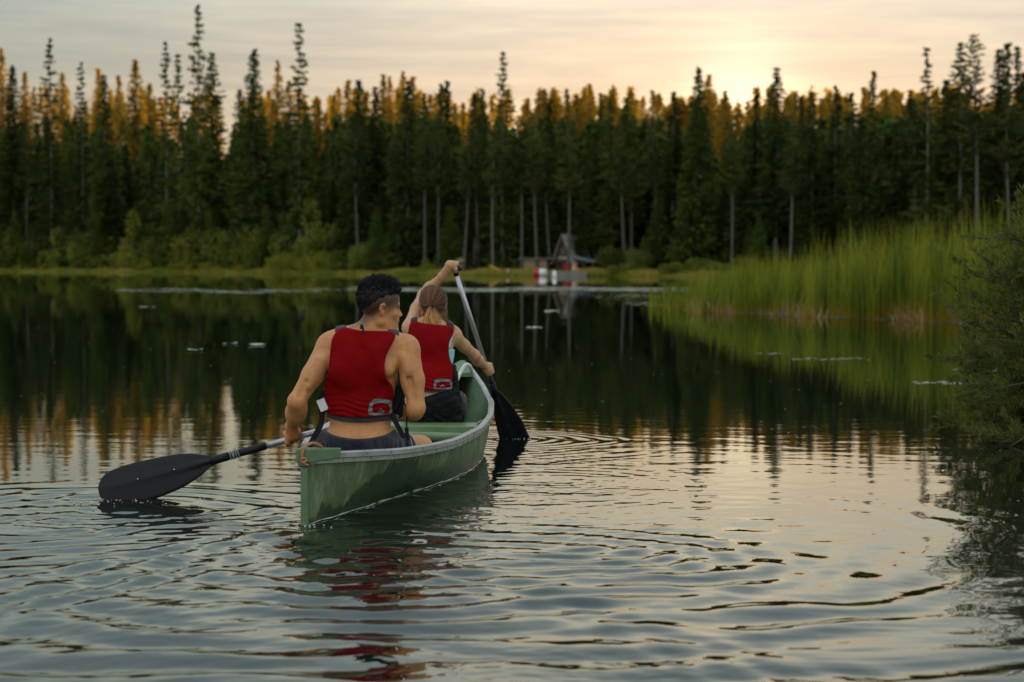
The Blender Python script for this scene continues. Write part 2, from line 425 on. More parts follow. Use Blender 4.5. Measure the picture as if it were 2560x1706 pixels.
def conifer(kind, seed):
    """returns (crown mesh, trunk mesh) for a tree 20 m tall"""
    g = np.random.default_rng(seed); Ht = 20.0
    P = dict(full=(.06, 2.2, .34, 8, 1.0, .07), mid=(.18, 1.8, .38, 7, .92, .14), sparse=(.05, 1.7, .46, 7, .80, .28),
             pole=(.50, 1.35, .42, 6, .85, .2), narrow=(.15, 1.0, .38, 6, .9, .18), amber=(.12, 2.0, .32, 8, .95, .12),
             young=(.04, 2.6, .55, 9, 1.0, .05))[kind]
    z0, rad, sp, nb, dens, irr = P
    C = []; D = []; L = []; W = []
    tb = MB()
    zs = np.arange(z0 * Ht, Ht * .985, sp)
    bulge = g.random() * 6
    for z in zs:
        u = (z - z0 * Ht) / (Ht * (1 - z0))          # 0 bottom of crown, 1 top
        prof = (1 - u) ** (.75 if kind != 'pole' else .6) * (1 if kind in ('full', 'young', 'sparse') else min(1, .35 + u * 3.2))
        prof *= 1 + irr * 1.6 * math.sin(z * 1.3 + bulge) * math.sin(z * .53 + bulge * 2)
        if kind == 'sparse' and u > .55: prof *= .8 + .5 * g.random()
        for q in range(nb):
            if g.random() > (dens if kind != 'sparse' else .66 + .34 * (1 - u)): continue
            az = g.random() * 6.283
            ln = max(.14, rad * prof * (1 + irr * 2.2 * g.normal(0, .5)))
            ln = min(ln, rad * 1.5)
            droop = (-.25 - .25 * (1 - u)) if kind in ('full', 'mid', 'sparse', 'amber', 'narrow') else .1
            steps = max(1, int(ln / .30))
            for s_ in range(steps + 1):
                f = (s_ + .6) / (steps + .6)
                if kind == 'sparse' and f < .25 and .45 < u < .8: continue
                p = (math.cos(az) * ln * f, math.sin(az) * ln * f, z + ln * (droop * f + .28 * f * f) + g.normal(0, .07))
                C.append(p); D.append((math.cos(az), math.sin(az), droop + .4 * f)); L.append(.44 * (.75 + .5 * (1 - u))); W.append(.17 * (.8 + .4 * (1 - u)))
        if kind in ('sparse', 'pole', 'mid') and g.random() < .5:
            az = g.random() * 6.283; ln = rad * prof
            tb.tube([(0, 0, z), (math.cos(az) * ln * .8, math.sin(az) * ln * .8, z - .1 * ln)], [.03, .012], 3, cap=False)
    C = np.array(C); D = np.array(D); D /= np.linalg.norm(D, axis=1)[:, None]
    V, F = tri_clumps(C, D, np.array(L), np.array(W), seed, 4 if kind != 'sparse' else 5)
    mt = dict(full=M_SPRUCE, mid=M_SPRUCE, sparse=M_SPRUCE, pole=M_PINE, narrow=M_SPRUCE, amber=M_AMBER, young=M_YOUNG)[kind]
    crown = mesh_np('crown_' + kind, V, F, [mt], smooth=False)
    bend = g.normal(0, .12)
    pts = [(bend * math.sin(k / 10 * 3.1), 0, -1 + (Ht + .6) * k / 10) for k in range(11)]
    tb.tube(pts, [.19 * (1 - .93 * k / 10) for k in range(11)], 7)
    if kind == 'pole':      # dead stubs on the bare stem
        for _ in range(14):
            z = g.uniform(3, 10); az = g.random() * 6.283; l_ = g.uniform(.3, .9)
            tb.tube([(0, 0, z), (math.cos(az) * l_, math.sin(az) * l_, z - .15)], [.025, .008], 3, cap=False)
    trunk = tb.mesh('trunk_' + kind, [M_PALEBARK if kind == 'pole' else M_BARK], True)
    return crown, trunk
TREES = {}
for kd, n_ in (('full', 3), ('mid', 3), ('sparse', 4), ('pole', 3), ('narrow', 2), ('amber', 4), ('young', 2)):
    TREES[kd] = [conifer(kd, 100 * len(TREES) + i) for i in range(n_)]
def place_tree(kind, x, y, h, label, cat='tree', group=None, var=None, wid=1.0, lean=0.0, name=None):
    c, t = TREES[kind][random.randrange(len(TREES[kind])) if var is None else var % len(TREES[kind])]
    nm = name or dict(full='spruce_tree', mid='spruce_tree', sparse='spruce_tree', narrow='spruce_tree', pole='pine_tree', amber='amber_conifer', young='young_spruce')[kind]
    o = empty(nm, (x, y, float(ground_z(x, y)) - .1), random.random() * 6.28)
    s = h / 20.0; o.scale = (s * wid, s * wid, s); o.rotation_euler = (0, R(lean), 0) if lean else (0, 0, random.random() * 6.28)
    for nm2, me in (('crown', c), ('trunk', t)): link(bpy.data.objects.new(nm2, me), o)
    tag(o, label, cat, group); return o

HEROES = [('amber',-102.3,386.5,42.0), ('full',-88.7,342.6,36.6), ('amber',-98.6,390.4,37.0), ('sparse',-78.9,329.3,40.3), ('amber',-89.7,384.9,36.7), ('sparse',-70.9,317.3,34.8), ('amber',-80.8,376.9,36.5), ('full',-66.0,311.9,31.8), ('amber',-76.1,373.1,34.8), ('amber',-69.9,358.0,36.4), ('amber',-67.3,357.9,31.9), ('sparse',-53.7,299.4,36.2), ('sparse',-50.9,294.1,33.6), ('sparse',-46.3,284.8,40.0), ('mid',-45.4,292.1,33.1), ('mid',-39.6,280.7,26.4), ('full',-35.4,264.5,30.6), ('amber',-38.2,314.4,31.4), ('amber',-35.9,310.4,27.7), ('sparse',-27.4,249.2,32.7), ('amber',-29.8,297.6,23.8), ('amber',-27.5,298.2,24.2), ('amber',-24.7,290.6,26.0), ('full',-18.7,235.8,23.6), ('mid',-16.9,237.8,22.7), ('amber',-18.7,280.3,25.8), ('amber',-17.5,275.8,25.0), ('amber',-15.4,273.0,25.3), ('full',-11.8,218.2,21.8), ('amber',-13.9,269.3,24.2), ('mid',-10.2,223.4,20.7), ('narrow',-8.2,221.3,21.8), ('narrow',-7.5,223.7,22.3), ('amber',-7.8,261.7,19.8), ('mid',-4.2,214.5,19.9), ('narrow',-3.4,219.1,20.9), ('sparse',-1.0,208.3,24.3), ('amber',2.1,253.7,19.8), ('amber',4.3,252.1,20.9), ('narrow',4.2,213.2,19.3), ('amber',7.1,249.4,20.6), ('amber',8.3,248.2,19.9), ('amber',10.0,247.8,21.2), ('narrow',9.8,212.8,19.8), ('mid',10.5,206.7,18.6), ('mid',12.2,206.7,18.7), ('amber',16.2,239.0,18.7), ('amber',17.0,232.9,19.3), ('mid',16.7,198.8,18.6), ('full',18.4,190.3,20.4), ('amber',23.4,229.2,20.7), ('amber',24.9,225.2,18.5), ('narrow',24.5,193.1,17.9), ('mid',25.5,185.9,19.8), ('amber',33.0,224.2,18.0), ('narrow',28.0,186.4,17.1), ('mid',28.7,184.7,17.3), ('amber',35.2,219.2,17.0), ('narrow',31.3,186.4,18.2), ('mid',31.9,181.0,17.0), ('amber',38.9,213.2,17.9), ('narrow',34.8,185.9,19.5), ('amber',41.6,214.2,16.6), ('amber',42.7,213.3,15.3), ('mid',37.3,180.6,17.0), ('sparse',36.9,171.6,20.5), ('full',39.1,173.9,17.5), ('mid',40.0,172.3,20.7), ('pole',40.9,169.5,21.0), ('full',43.1,170.5,19.9), ('narrow',45.1,175.6,21.1), ('narrow',46.3,176.7,20.8), ('full',45.1,169.7,17.7), ('pole',-19.9,239.1,18.8), ('pole',-18.2,229.6,18.8), ('pole',-12.9,218.9,16.0), ('pole',-9.7,214.1,18.5), ('pole',-8.0,211.6,16.9), ('pole',-5.3,208.7,16.2), ('pole',-3.6,210.7,15.7), ('pole',-2.0,205.8,16.5), ('pole',1.0,206.1,16.9), ('pole',2.7,205.8,17.2), ('pole',4.2,207.0,15.0), ('pole',14.8,196.9,15.6), ('pole',18.0,189.6,17.0), ('pole',25.8,178.0,14.3), ('pole',27.8,178.1,13.5), ('pole',43.7,167.7,16.9), ('pole',5.8,200.1,16.1), ('pole',21.3,185.8,15.2), ('pole',31.7,175.0,14.4), ('pole',36.6,172.4,15.6), ('pole',-86.3,340.4,26.5), ('pole',11.7,199.8,15.8)]
def forest():
    S = {'amber': 'amber needled conifer catching the low sun in the back row of the forest',
         'full': 'broad dark spruce with branches to the ground at the forest edge',
         'mid': 'dark spruce of middling width in the front rows of the far forest',
         'narrow': 'slender dark spruce with a thin spire top in the far forest',
         'pole': 'slim pine with a long bare grey stem at the forest edge',
         'sparse': 'ragged tall spruce with sky showing between its branches'}
    U = {3: 'ragged bushy topped spruce near the left edge, amber tips beside it',
         5: 'thin ragged spruce between the bushy topped spruce and the broad amber crowns, sky behind',
         11: 'ragged dark spruce left of the tallest tree, pairing with a shorter neighbour',
         12: 'shorter ragged spruce close beside the tallest tree of the shore',
         13: 'tallest ragged spruce of the whole shore, its tip touching the top of the picture',
         16: 'tall full spruce midway between the two tallest ragged spruces',
         19: 'very tall narrow ragged spruce, second tallest, left of the paddlers',
         36: 'lone ragged spruce standing tall above the middle of the forest, right of the raised paddle',
         48: 'broad spruce with sunlit top below the brightest patch of sky',
         51: 'dark spruce with pointed crown just right of the sunset glow',
         58: 'dark spire of a spruce beside amber crowns above the reed bed',
         62: 'ragged spruce with wide spaced branches above the reeds',
         63: 'short dark spruce between two tall ones above the reeds',
         64: 'tall dark spruce second of the cluster above the tall reeds',
         65: 'whip thin pine top with a long bare pale stem above the tall reeds'}
    cnt = {}
    for i, (k, x, y, h) in enumerate(HEROES):
        if k == 'pole' and i > 66 and x > 14 and i % 2: k = 'full'
        cnt[k] = cnt.get(k, 0) + 1
        wid = {'sparse': .95, 'amber': 1.2, 'pole': 1.1}.get(k, 1.2) * random.uniform(.9, 1.12) * (20 / h) ** .25
        lab = U.get(i, S[k])
        place_tree(k, x, y, h, lab, 'tree', None if i in U else {'amber': 'amber conifers along the back of the forest', 'pole': 'bare stemmed pines at the forest edge'}.get(k, 'dark spruces of the far forest, ' + k), cnt[k], wid, random.choice([0, 1.0, 2.4, -1.2, -2.2]) if k == 'pole' else 0)
    g = np.random.default_rng(11)
    def fill(n, d0, d1, kinds, top, group, labels, xl=-.275, xr=.275):
        """n trees between d0 and d1 metres behind the shoreline; top = elevation angle range of the tips"""
        for i in range(n):
            u = xl + (xr - xl) * (i + g.uniform(.1, .9)) / n
            d = g.uniform(d0, d1); y = 220.0
            for _ in range(5): x = u * y; y = float(shore_y(x) + wob(x)) + d
            k = kinds[int(g.integers(len(kinds)))]
            e = g.uniform(*top)
            h = 1.08 + e * y - float(ground_z(x, y))
            place_tree(k, x, y, max(h, 3), labels[k] if isinstance(labels, dict) else labels, 'tree', group, None, g.uniform(1.15, 1.55) * (20 / max(h, 6)) ** .25)
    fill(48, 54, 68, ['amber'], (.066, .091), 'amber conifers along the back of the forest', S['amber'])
    fill(46, 30, 44, ['mid', 'full', 'narrow'], (.055, .080), 'dark spruces behind the first rows', 'dark spruce packed behind the first rows of the far forest')
    fill(46, 16, 27, ['full', 'mid'], (.045, .074), 'dark spruces in the second row', 'dark spruce filling the second row of the far forest')
    fill(38, 7, 14, ['full', 'mid', 'full', 'mid', 'full', 'mid', 'full', 'mid', 'full', 'pole'], (.030, .068), 'mixed conifers in the front row', {'full': 'low branching dark spruce in the front row', 'mid': 'half height dark spruce in the front row', 'pole': 'thin stemmed pine in the front row of mixed conifers'})
    fill(20, 4, 8, ['young', 'young', 'full'], (.012, .042), 'young spruces at the water side', 'young bright green spruce at the foot of the tall forest', -.27, -.03)
    fill(10, 4, 8, ['young', 'full'], (.010, .03), 'young spruces at the water side', 'young bright green spruce at the foot of the tall forest', .03, .27)
forest()
def far_wood():
    """the deep wood behind the trees one can tell apart, one mass"""
    g = np.random.default_rng(15); Vs = []; Va = []; n = 780
    for i in range(n):
        amber = i % 3 == 0
        u = g.uniform(-.29, .29); d = g.uniform(66, 84) if amber else g.uniform(18, 60); y = 220.0
        for _ in range(5): x = u * y; y = float(shore_y(x) + wob(x)) + d
        e = g.uniform(.078, .092) if amber else g.uniform(.050, .078); z0 = float(ground_z(x, y)); h = max(4, 1.08 + e * y - z0)
        m_ = 340; t = g.random(m_) ** .8; r = (1 - t) ** .7 * 2.3 * (h / 20) ** .6; a = g.random(m_) * 6.283
        q = np.stack([x + np.cos(a) * r * g.uniform(.3, 1, m_), y + np.sin(a) * r * g.uniform(.3, 1, m_), z0 + h * (.06 + .94 * t)], 1)
        V, _f = tri_clumps(q, np.stack([np.cos(a), np.sin(a), np.full(m_, -.35)], 1), np.full(m_, 1.25), np.full(m_, .55), i, 1)
        (Va if amber else Vs).append(V)
    V = np.concatenate(Va)
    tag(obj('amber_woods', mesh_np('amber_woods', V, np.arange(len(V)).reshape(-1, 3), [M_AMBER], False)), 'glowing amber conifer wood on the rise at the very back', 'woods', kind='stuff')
    V = np.concatenate(Vs)
    tag(obj('woods', mesh_np('woods', V, np.arange(len(V)).reshape(-1, 3), [M_SPRUCE], False)), 'dark dense conifer wood behind the front trees', 'woods', kind='stuff')
far_wood()
def shrub_mesh(seed, mat, leaf=.22, n=2600):
    g = np.random.default_rng(seed); lobes = g.normal(0, .38, (9, 3)); lobes[:, 2] = np.abs(lobes[:, 2]) * .9 + .25
    rad = g.uniform(.26, .5, 9)
    k = g.integers(0, 9, n); d = g.normal(0, 1, (n, 3)); d /= np.linalg.norm(d, axis=1)[:, None]
    c = lobes[k] + d * (rad[k] * g.uniform(.6, 1.08, n))[:, None]
    c[:, 2] = np.maximum(c[:, 2], .02 + .1 * g.random(n))
    V, F = tri_clumps(c, d + np.array([0, 0, .5]), np.full(n, leaf * .45), np.full(n, leaf * .3), seed, 1, .2)
    return mesh_np('shrub_foliage', V, F, [mat], smooth=False)
def stems_mesh(seed):
    g = np.random.default_rng(seed); mb = MB()
    for _ in range(7):
        a = g.random() * 6.28; r = g.uniform(.2, .55)
        mb.tube([(0, 0, -.1), (math.cos(a) * r * .5, math.sin(a) * r * .5, .45), (math.cos(a) * r, math.sin(a) * r, .9)], [.03, .02, .008], 4)
    return mb.mesh('shrub_stems', [M_BARK], True)
SHR = {'alder': [shrub_mesh(40 + i, M_ALDER) for i in range(3)], 'yellow': [shrub_mesh(50 + i, M_WILLOWY) for i in range(3)]}
STM = [stems_mesh(60), stems_mesh(61)]
def shrub(kind, u, d, rad, h, label, group=None):
    y = 220.0
    for _ in range(5): x = u * y; y = float(shore_y(x) + wob(x)) + d
    o = empty('shrub', (x, y, float(ground_z(x, y)) - .05), random.random() * 6.28); o.scale = (rad, rad, h)
    link(bpy.data.objects.new('foliage', random.choice(SHR[kind])), o); link(bpy.data.objects.new('stem', random.choice(STM)), o)
    tag(o, label, 'shrub', group)
g_ = np.random.default_rng(21)
for i in range(30):      # tangled alders on the left half of the shore
    u = -.272 + .205 * (i + g_.random()) / 30
    shrub('alder' if g_.random() < .7 else 'yellow', u, g_.uniform(6.0, 9.5), g_.uniform(2.8, 4.4), g_.uniform(2.6, 6.2) * (1 + max(0, -u - .12) * 3), 'loose green alder shrub in the thicket below the spruces on the left shore', 'alder shrubs in the left shore thicket')
for i in range(20):
    u = -.272 + .20 * (i + g_.random()) / 20
    shrub('yellow', u, g_.uniform(2.6, 4.0), g_.uniform(1.2, 2.0), g_.uniform(.7, 1.5), 'low yellow green shrub on the grassy edge of the left shore', 'low shrubs on the left water edge')
shrub('yellow', -.116, 3.0, 3.0, 2.9, 'round yellow green willow shrub on the shore behind the man\'s head')
shrub('yellow', -.102, 3.5, 3.4, 2.7, 'wide rounded shrub just right of the round yellow willow shrub')
shrub('yellow', -.045, 3.0, 1.2, 1.1, 'small round shrub at the foot of the slanted pale pine stem')
shrub('alder', .052, 5.0, 1.9, 2.8, 'dense green shrub directly right of the wooden cabin')
shrub('alder', .066, 5.5, 2.1, 2.5, 'second green shrub right of the cabin, behind the brown domed bush')
shrub('yellow', .060, 2.0, 1.9, 1.35, 'brownish green domed bush on the bank right of the dock')
shrub('alder', .084, 3.0, 1.7, 1.2, 'dark low bush between the domed bush and the reed bed')
shrub('alder', .098, 3.5, 2.0, 1.5, 'dark low bush half hidden by the first reeds')
for i in range(9):
    shrub('alder', .11 + .018 * i, g_.uniform(3, 6), g_.uniform(1.8, 2.6), g_.uniform(1.2, 2.2), 'dark green shrub on the right shore behind the reeds', 'dark shrubs behind the reed bed')

# ------------------------------------------------------------------ bank grass, one mass
def blades(pts, hts, wid, lean, seed, seg=2, tipc=None, bend=.35):
    """curved grass blades; returns V, F and a 0..1 height attribute"""
    g = np.random.default_rng(seed); n = len(pts)
    az = g.random(n) * 6.283; fz = g.random(n) * 6.283
    ln = np.abs(g.normal(0, lean, n))[:, None] * np.stack([np.cos(az), np.sin(az)], 1)
    s = np.stack([np.cos(fz), np.sin(fz)], 1)
    rows = []; at = []
    for k in range(seg + 1):
        t = k / seg; w = wid * (1 - t) ** .6 * (.6 if k == 0 else 1)
        c = pts.copy(); c[:, :2] += ln * hts[:, None] * (t ** 1.8) ; c[:, 2] += hts * t * (1 - bend * np.linalg.norm(ln, axis=1) * t)
        if k < seg:
            a = c.copy(); a[:, :2] -= s * (w * .5)[:, None]; b_ = c.copy(); b_[:, :2] += s * (w * .5)[:, None]
            rows += [a, b_]; at += [np.full(n, t)] * 2
        else: rows += [c]; at += [np.full(n, t)]
    V = np.stack(rows, 1).reshape(-1, 3); A = np.stack(at, 1).reshape(-1); m = 2 * seg + 1
    base = np.arange(n)[:, None] * m; F = []
    for k in range(seg - 1):
        q = 2 * k; F += [base + np.array([q, q + 1, q + 3]), base + np.array([q, q + 3, q + 2])]
    q = 2 * (seg - 1); F.append(base + np.array([q, q + 1, q + 2]))
    return V, np.concatenate(F, 0), A
M_BANK = leaf_mat('bank_grass', (.19, .23, .035), (.40, .33, .07), .3, objvar=0, scale=.12)
def bank_grass():
    g = np.random.default_rng(31); n = 42000
    u = g.uniform(-.275, .275, n); y = np.full(n, 220.0); d = g.uniform(0, 1, n) ** 1.5 * 7 - .5
    for _ in range(5): x = u * y; y = shore_y(x) + wob(x) + d
    pts = np.stack([x, y, ground_z(x, y) - .03], 1)
    h = g.uniform(.22, .70, n) * (1 + .5 * np.sin(x * .9) * np.sin(x * .31))
    V, F, A = blades(pts, h, np.full(n, .10), .5, 32)
    tag(obj('grass', mesh_np('bank_grass', V, F, [M_BANK], False)), 'yellow green grass along the far water edge', 'grass', kind='stuff')
bank_grass()

# ------------------------------------------------------------------ cattail reeds on the right
M_REED = leaf_mat('cattail_leaves', (.045, .088, .012), (.25, .27, .030), .38, objvar=0, scale=1.0, stretch=(2.2, 1.0, .25), attr='h',
                  tip=[(0, (1.5, .95, .7)), (.16, (1.35, .95, .6)), (.32, (.85, .92, .8)), (.75, (1, 1, 1)), (1, (1.35, 1.05, .8))])
M_DRY = leaf_mat('dry_reed', (.50, .36, .16), (.36, .23, .09), .3, objvar=0, scale=1.2)
def reed_edge(x): return np.interp(x, [3.6, 4.3, 6.2, 7.2, 8.5, 10, 12, 20], [46.5, 44.5, 40.5, 37.6, 35.2, 33.5, 32.0, 31])
def reeds():
    g = np.random.default_rng(41)
    def field(n, dmax, pw, xa, xb, hs, seed, wid=.016):
        x = g.uniform(xa, xb, n); d = g.random(n) ** pw * dmax
        # clumping
        cl = np.sin(x * 5.1) * np.sin(x * 2.3 + d * .8) + .5 * np.sin(x * 11 + d * 2)
        keep = g.random(n) < np.clip(.62 + .4 * cl, .12, 1) * np.clip(.12 + (x - 3.6) / 2.6 + d / 60, .10, 1); x = x[keep]; d = d[keep]
        y = reed_edge(x) + d + .35 * np.sin(x * 2.7) + .2 * np.sin(x * 7)
        front = np.clip((x - 3.6) / 4.5, 0, 1)
        x = x + np.maximum(0, y - reed_edge(x)) * .075
        h = hs * (.40 + .66 * front ** .75 + .22 * np.clip((x - 7.5) / 3, 0, 1)) * (.55 + .62 * g.random(len(x)) ** .8) * (.85 + .2 * np.sin(x * 1.7 + y * .5))
        pts = np.stack([x, y, np.full(len(x), -.05)], 1)
        return blades(pts, h, np.full(len(x), wid) * (.7 + .6 * g.random(len(x))), .16, seed, 3)
    V1, F1, A1 = field(13000, 22, 1.25, 4.5, 16.5, 1.85, 42, .034)
    V2, F2, A2 = field(3000, 2.2, 1.0, 3.9, 13.5, 1.75, 43, .024)
    V3, F3, A3 = field(4200, 12, 1.0, 3.3, 5.6, 1.7, 46, .03)
    V = np.concatenate([V1, V2, V3]); F = np.concatenate([F1, F2 + len(V1), F3 + len(V1) + len(V2)])
    tag(obj('reeds', mesh_np('reeds', V, F, [M_REED], False, {'h': np.concatenate([A1, A2, A3])})), 'tall green cattail reeds standing in the shallow water at the right', 'reeds', kind='stuff')
    n = 6500; x = g.uniform(4.2, 14.5, n); x = x[np.sin(x * 4.3) + np.sin(x * 9.1 + 1) + g.normal(0, .6, n) > .35]; n = len(x); y = reed_edge(x) + g.uniform(-.15, 3.0, n) ** 1 + .35 * np.sin(x * 2.7)
    V, F, A = blades(np.stack([x, y, np.full(n, -.03)], 1), g.uniform(.12, .62, n), np.full(n, .02), .8, 44, 2)
    tag(obj('dry_reeds', mesh_np('dry_reeds', V, F, [M_DRY], False)), 'tan dead stalks and litter at the foot of the cattail reeds', 'dead reeds', kind='stuff')
    # mud and dead stalk mat the reeds stand in
    xs = np.linspace(4.9, 40, 90); V = []; 
    for t in (0, .25, 1, 3, 10, 30):
        V.append(np.stack([xs, reed_edge(xs) + .35 * np.sin(xs * 2.7) + t + (.25 - .1 * t if t < 1 else 0), np.full(len(xs), {0: -.06, .25: .015, 1: .04, 3: .05, 10: .05, 30: -.06}[t]) + rng.normal(0, .008, len(xs))], 1))
    V = np.stack(V, 1); nx, ny = V.shape[:2]; idx = np.arange(nx * ny).reshape(nx, ny)
    F = np.stack([idx[:-1, :-1], idx[1:, :-1], idx[1:, 1:], idx[:-1, 1:]], -1).reshape(-1, 4)
    tag(obj('reed_mud', mesh_np('reed_mud', V.reshape(-1, 3), F, [pbr('reed_litter', (.10, .075, .035), (.045, .04, .02), 3, .9)])), kind='structure')
reeds()

# ------------------------------------------------------------------ floating leaves
M_PAD = pbr('lily_pad', (.24, .31, .16), (.36, .38, .22), 2.0, .35, spec=.9, objvar=.25)
def pad_geo(r, g):
    n = 11; a0 = g.random() * 6.28; vs = [(0, 0, .004)]
    for k in range(n + 1):
        a = a0 + .22 + (6.283 - .44) * k / n; q = r * (1 + .08 * g.normal()); vs.append((q * math.cos(a), q * math.sin(a), .004 + .02 * r * g.random()))
    fs = [[0, k, k + 1] for k in range(1, n + 1)]
    return vs, fs
def pads():
    g = np.random.default_rng(71); mb = MB()
    def strew(n, u0, u1, y0, y1, r0, r1):
        for _ in range(n):
            u = g.uniform(u0, u1); y = g.uniform(y0, y1) + 2.0 * math.sin(u * 60); x = u * y
            if math.sin(u * 170 + y * .5) + .8 * math.sin(u * 67 + y * .9) < g.normal(-.2 if (y < 77 or u < -.09) else -.9, .5): continue
            vs, fs = pad_geo(g.uniform(r0, r1), g); mb.add([(a + x, b_ + y, c) for a, b_, c in vs], fs)
    strew(1700, -.085, .125, 80, 94, .12, .28)
    strew(480, -.205, -.09, 78, 88, .08, .22)
    strew(160, -.19, -.125, 76, 80, .1, .2)
    strew(170, .04, .16, 62, 74, .09, .18)
    strew(70, .06, .10, 52, 60, .08, .14)
    strew(60, .03, .09, 66, 72, .08, .14)
    tag(obj('lily_pads', mb.mesh('lily_pads', [M_PAD])), 'pale floating lily pads in a long band across the far water', 'lily pads', kind='stuff')
    for i, (x, y, r, lb) in enumerate([(-3.85, 26.3, .10, 'single floating leaf left of the man\'s shoulder, nearest of three'), (-4.02, 24.3, .11, 'floating leaf left of the man\'s arm, middle of three'), (-3.45, 25.9, .12, 'floating leaf closest to the man\'s shoulder, rightmost of three'),
        (.36, 33.0, .16, 'lone floating leaf to the right of the woman\'s paddle'), (.95, 45.0, .17, 'lone pale floating leaf far out in front of the woman'), (-9.4, 49.5, .22, 'lone floating leaf far off near the left edge')]):
        vs, fs = pad_geo(1.0, g); m_ = MB(); m_.add(vs, fs); o = obj('floating_leaf', m_.mesh('floating_leaf', [M_PAD])); o.location = (x, y, .004); o.scale = (r, r, 1)
        tag(o, lb, 'leaf', 'single leaves floating on the lake')
    # weed and scum lines by the willow bush
    mb = MB()
    for (xa, ya, xb, yb, n, w) in [(3.2, 22.0, 4.1, 22.2, 60, .12), (3.7, 17.6, 5.2, 17.0, 240, .16), (4.2, 16.7, 5.6, 16.4, 170, .10), (4.1, 15.8, 4.9, 15.2, 70, .05), (2.9, 23.5, 3.3, 23.4, 20, .05), (4.5, 19.7, 5.0, 19.6, 30, .03)]:
        for _ in range(n):
            t = g.random(); x = xa + (xb - xa) * t; y = ya + (yb - ya) * t + g.normal(0, w) + .1 * math.sin(t * 9)
            vs, fs = pad_geo(g.uniform(.008, .022), g); mb.add([(a * 1.4 + x, b_ + y, c) for a, b_, c in vs], fs)
    tag(obj('floating_weed', mb.mesh('floating_weed', [pbr('weed', (.30, .34, .22), (.45, .46, .36), 6, .4)])), 'pale specks of weed drifting beside the willow bush', 'water weed', kind='stuff')
    mb = MB()
    for _ in range(230):
        y = 7 + 30 * g.random() ** 1.4; x = g.uniform(-.27, .27) * y
        if abs(x + .6) < 1.0 and y < 14: continue
        vs, fs = pad_geo(g.uniform(.003, .007) * (1 + y * .04), g); mb.add([(a + x, b_ + y, c) for a, b_, c in vs], fs)
    tag(obj('floating_specks', mb.mesh('floating_specks', [pbr('seed_fluff', (.55, .52, .45), None, 6, .7)])), 'tiny pale seeds scattered over the still water', 'seeds', kind='stuff')
pads()

# ------------------------------------------------------------------ willow bush at the right edge
M_WIL = leaf_mat('willow_leaves', (.065, .095, .024), (.145, .165, .045), .32, objvar=.15, scale=9.0, rough=.45)
M_WSTEM = pbr('willow_stem', (.10, .065, .035), (.05, .04, .025), 20, .7)
def willow():
    g = np.random.default_rng(81)
    root = empty('willow_bush', (3.80, 12.2, 0)); tag(root, 'leafy willow bush overhanging the water at the right edge', 'bush')
    base = Vector((3.80, 12.2, -.08))
    tips = []
    for i in range(54):          # main boughs: fan out to the left, up and towards the camera
        f = i / 53
        ang = R(-20 + 118 * f + g.uniform(-6, 6))            # elevation fan
        ln = g.uniform(1.0, 1.35) if ang < R(40) else g.uniform(1.15, 1.75)
        side = -1 if g.random() < .68 else 1
        side = -1 if g.random() < .8 else 1; dx = side * math.cos(ang) * ln * g.uniform(.5, .98); dz = .10 + max(-.02, math.sin(ang)) * ln * .90; dy = g.uniform(-.8, .7)
        lim = float(np.interp(dz, [0, .35, .75, 1.0, 1.25, 1.5], [-.92, -1.08, -1.0, -.78, -.66, -.74])) * g.uniform(.82, 1.04)
        dx = max(dx, lim); dz = min(dz, 1.50)
        tips.append((base + Vector((dx, dy, dz)), base + Vector((dx * .45 + g.uniform(-.1, .1), dy * .5, .08 + dz * .62 + .1))))
    def leafset(pts, dirs, n, V, F):
        for _ in range(n):
            k = int(g.integers(len(pts))); p = pts[k] + Vector(g.normal(0, .006, 3)); d = dirs[k]
            o_ = Vector(g.normal(0, 1, 3)); ld = (d * .75 + (o_ - d * o_.dot(d)).normalized() * g.uniform(.3, .95) + Vector((0, 0, .12))).normalized()
            L_ = g.uniform(.035, .066); w = L_ * g.uniform(.16, .22); s = ld.cross(Vector(g.normal(0, 1, 3))).normalized(); up = s.cross(ld) * L_ * .10
            b0 = len(V)
            V += [p, p + ld * L_ * .42 + s * w * .5 + up, p + ld * L_ * .42 - s * w * .5 + up, p + ld * L_ * .4 , p + ld * L_]
            F += [[b0, b0 + 3, b0 + 1], [b0, b0 + 2, b0 + 3], [b0 + 3, b0 + 4, b0 + 1], [b0 + 3, b0 + 2, b0 + 4]]
    for tip, mid in tips:
        path = spline([base + Vector(g.normal(0, .05, 3)), mid, tip], 7)
        mb = MB(); mb.tube(path, [.014 * (1 - .8 * k / (len(path) - 1)) for k in range(len(path))], 5)
        V = []; F = []
        for q in range(19):      # twigs
            k = int(3 + g.random() * (len(path) - 4)); p0 = path[k]; d0 = (path[min(k + 1, len(path) - 1)] - path[k - 1]).normalized()
            td = (d0 * .6 + Vector(g.normal(0, .6, 3)) + Vector((-.05, 0, .35))).normalized(); tl = g.uniform(.16, .42)
            tw = spline([p0, p0 + td * tl * .5 + Vector((0, 0, .01)), p0 + td * tl + Vector((0, 0, .05 * g.normal()))], 4)
            if min(p.z for p in tw) < .01: continue
            mb.tube(tw, [.0035 * (1 - .7 * k_ / (len(tw) - 1)) for k_ in range(len(tw))], 3, cap=False)
            ds = [(tw[min(j + 1, len(tw) - 1)] - tw[max(j - 1, 0)]).normalized() for j in range(len(tw))]
            leafset(tw[1:], ds[1:], int(50 * tl / .3), V, F)
        br = obj('branch', mb.mesh('branch', [M_WSTEM], True), root)
        V = np.array([tuple(v) for v in V]); keepz = V[:, 2].reshape(-1, 5).min(1) > .004
        F = np.array(F).reshape(-1, 4, 3)[keepz].reshape(-1, 3)
        lo = obj('leaves', mesh_np('leaves', V, F, [M_WIL], False), br)
        lo['kind'] = 'stuff'
willow()

